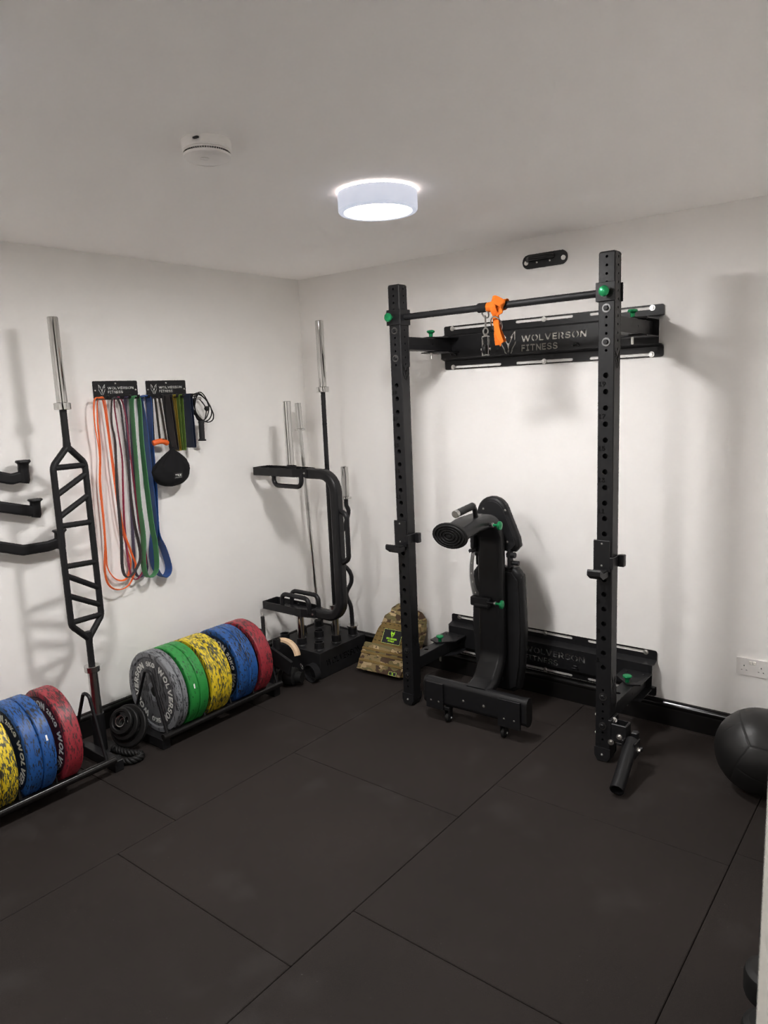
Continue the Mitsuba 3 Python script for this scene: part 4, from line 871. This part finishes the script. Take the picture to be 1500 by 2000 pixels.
# local frame: u along the vest width (nearly +x), v up the leaning face, w outwards
VO = np.array([.682, -.316, .006]); VU = np.array([.995, .055, 0]); VU /= np.linalg.norm(VU)
VV = np.array([0, .52, .854]); VV -= (VV @ VU) * VU; VV /= np.linalg.norm(VV); VW = np.cross(VU, VV); 
VB = np.stack([VU * .955, VV * .965, VW], 1)
def vx(m): return xf(m, VB, VO)
def cushion(outline, w0, w1, r=.012, puff=0.0, cell=.012):
    """soft slab: outline in (u, v), thickness w0..w1, rounded edge, slightly bulged and wrinkled"""
    P = Polygon(outline); rings = [(-r, w0), (0, w0 + r * .6), (0, w1 - r * .6), (-r * .35, w1 - r * .2), (-r, w1)]
    V, F = [], []; N = 90
    for d, w in rings:
        e = P.buffer(d, 6).exterior; e0 = e.project(Point(outline[0]))
        V += [(*e.interpolate((e0 + t * e.length) % e.length).coords[0], w) for t in np.arange(N) / N]
    e = P.buffer(-r, 6); K = len(rings); c = np.array(e.centroid.coords[0])
    base = np.array(V[(K - 1) * N:K * N])
    for s in (.8, .6, .4, .2):
        for b_ in base:
            q = c + (b_[:2] - c) * s; V.append((q[0], q[1], w1 + puff * (1 - s * s) + .0025 * math.sin(q[0] * 70 + q[1] * 40) * (1 - s)))
    V.append((c[0], c[1], w1 + puff)); K += 4
    sgn = 1 if Polygon([v[:2] for v in V[:N]]).exterior.is_ccw else -1
    for i in range(K - 1):
        for j in range(N): l = (j + 1) % N; F += [(i * N + j, i * N + l, (i + 1) * N + l), (i * N + j, (i + 1) * N + l, (i + 1) * N + j)]
    for j in range(N): F.append(((K - 1) * N + j, (K - 1) * N + (j + 1) % N, K * N))
    V.append((c[0], c[1], w0)); F += [(len(V) - 1, (j + 1) % N, j) for j in range(N)]
    m = trimesh.Trimesh(np.array(V), F, process=False)
    if m.volume < 0: m.invert()
    return m
part(k, 'back_panel', vx(cushion([(.03, .02), (.345, .02), (.40, .22), (.405, .33), (.385, .42), (.33, .47), (.16, .475), (.10, .42), (.045, .26)], -.055, -.012, .016)), 'camo', 50)
part(k, 'front_panel', vx(cushion([(.012, .01), (.350, .01), (.352, .17), (.338, .30), (.29, .385), (.10, .385), (.055, .30), (.030, .17)], -.018, .022, .012, .010)), 'coyote', 50, 'coyote brown front panel')
part(k, 'collar', vx(cushion([(.072, .335), (.318, .335), (.318, .40), (.285, .455), (.25, .492), (.165, .492), (.122, .455), (.118, .425), (.082, .395)], -.020, .024, .014, .008)), 'camo', 50, 'padded camouflage collar')
fl = part(k, 'front_flap', vx(cushion([(-.012, .0), (.345, .0), (.352, .06), (.350, .185), (.02, .190), (-.005, .188), (-.010, .10)], .026, .046, .008, .006)), 'camo', 50, 'camouflage front flap')
for i in range(6):
    v0 = .028 + i * .027
    if i in (1, 3, 4): part(fl, 'webbing', vx(box(-.006, .346, v0, v0 + .0165, .0455, .0535 - .002 * (i == 4), .002)), 'coyote', False)
sl = []
for i in range(5):
    for j in range(7):
        if .06 + .035 * j < .30: sl.append(vx(box(.060 + .036 * j + .004 * i, .075 + .036 * j + .004 * i, .215 + .030 * i, .2175 + .030 * i, .030, .0335, 0)))
part(k, 'laser_cut_slots', cat(sl), 'seam', False)
def patch(u0, v0, w_, h_, wz, full, rot):
    R = np.array([[math.cos(rot), -math.sin(rot), 0], [math.sin(rot), math.cos(rot), 0], [0, 0, 1]])
    P_ = lambda m: vx(xf(m, R, (u0, v0, wz)))
    pk = part(k, 'patch', P_(box(0, w_, 0, h_, 0, .003, .0005)), 'patch', False, 'black patch with a neon wolf head emblem')
    e = .0022
    part(pk, 'border', P_(cat(box(0, w_, 0, e, .003, .004, 0), box(0, w_, h_ - e, h_, .003, .004, 0), box(0, e, 0, h_, .003, .004, 0), box(w_ - e, w_, 0, h_, .003, .004, 0))), 'neon_edge', False)
    em = extr(wolf(h_ * (.44 if full else .6), True), .001); em.apply_translation([w_ / 2, h_ * (.47 if full else .2), .003])
    ms = [em]
    if full:
        a = word('WOLVERSON', h_ * .13, .001, w_ * .56); a.apply_translation([w_ * .22, h_ * .29, .003]); b_ = word('FITNESS', h_ * .11, .001, w_ * .34); b_.apply_translation([w_ * .33, h_ * .135, .003]); ms += [a, b_]
    part(pk, 'emblem', P_(cat(ms)), 'neon', False)
patch(.125, .205, .150, .098, .033, True, 0.0)
patch(.262, .002, .060, .024, .0535, False, 0.0)
part(k, 'side_strap', vx(cushion([(.352, .05), (.40, .05), (.405, .30), (.37, .36), (.352, .30)], -.02, .012, .008)), 'camo', 50)

# ================================================================== MEDICINE BALL AND DUMBBELLS
k = thing('medicine_ball', 'large black leather medicine ball on the floor at the right edge', 'medicine ball')
BC = np.array([3.0796, -.4308, .1856]); BR = .1856
ico = trimesh.creation.icosphere(subdivisions=6); dirs = np.array(ico.vertices)
# panel layout: cube-sphere faces each split into two bands -> seams pressed in
Rb = trimesh.transformations.euler_matrix(.35, .25, .5)[:3, :3]
q = dirs @ Rb
ax_ = np.argmax(np.abs(q), 1); mx = np.abs(q)[np.arange(len(q)), ax_]; srt = np.sort(np.abs(q), 1)
d1 = np.arctan((srt[:, 2] - srt[:, 1]) / 1.4)           # distance to the cube-face edge
other = np.take_along_axis(q, ((ax_ + 1) % 3)[:, None], 1)[:, 0]
d2 = np.abs(other)                                      # mid seam of each face
dm = np.minimum(d1, d2)
rad = BR * (1 - .010 * np.exp(-(dm / .016) ** 2) + .004 * np.minimum(dm / .25, 1)) - .0006
ico.vertices = BC + dirs * rad[:, None]; ico.vertices[:, 2] = np.maximum(ico.vertices[:, 2], .0006)
part(k, 'cover', ico, 'leather', True)
fcs = np.array(ico.faces); sel = (dm[fcs].mean(1) < .0075)
sv = trimesh.Trimesh(BC + dirs * (rad + .0009)[:, None], fcs[sel], process=False); sv.vertices[:, 2] = np.maximum(sv.vertices[:, 2], .0007); sv.remove_unreferenced_vertices()
part(k, 'seam_stitching', sv, 'seam', True, 'sunken panel seams')
for i, (x, y) in enumerate(((3.375, -1.80), (3.375, -1.60))):
    k = thing('dumbbell', ('black round-headed dumbbell standing on end beside the door lining, nearest the camera', 'black round-headed dumbbell standing on end behind the nearest one')[i], 'dumbbell')
    head = lambda z0: lathe([(0, 0), (.055, 0), (.066, .006), (.070, .018), (.070, .062), (.066, .076), (.052, .086), (.02, .088), (0, .088)], (x, y, z0), (0, 0, 1), 40)
    part(k, 'head', head(0.001), 'black_rubber', 30); part(k, 'head', xf(head(0), None, (0, 0, .165)), 'black_rubber', 30)
    part(k, 'handle', cyl((x, y, .085), (x, y, .168), .0155, 18), 'steel')
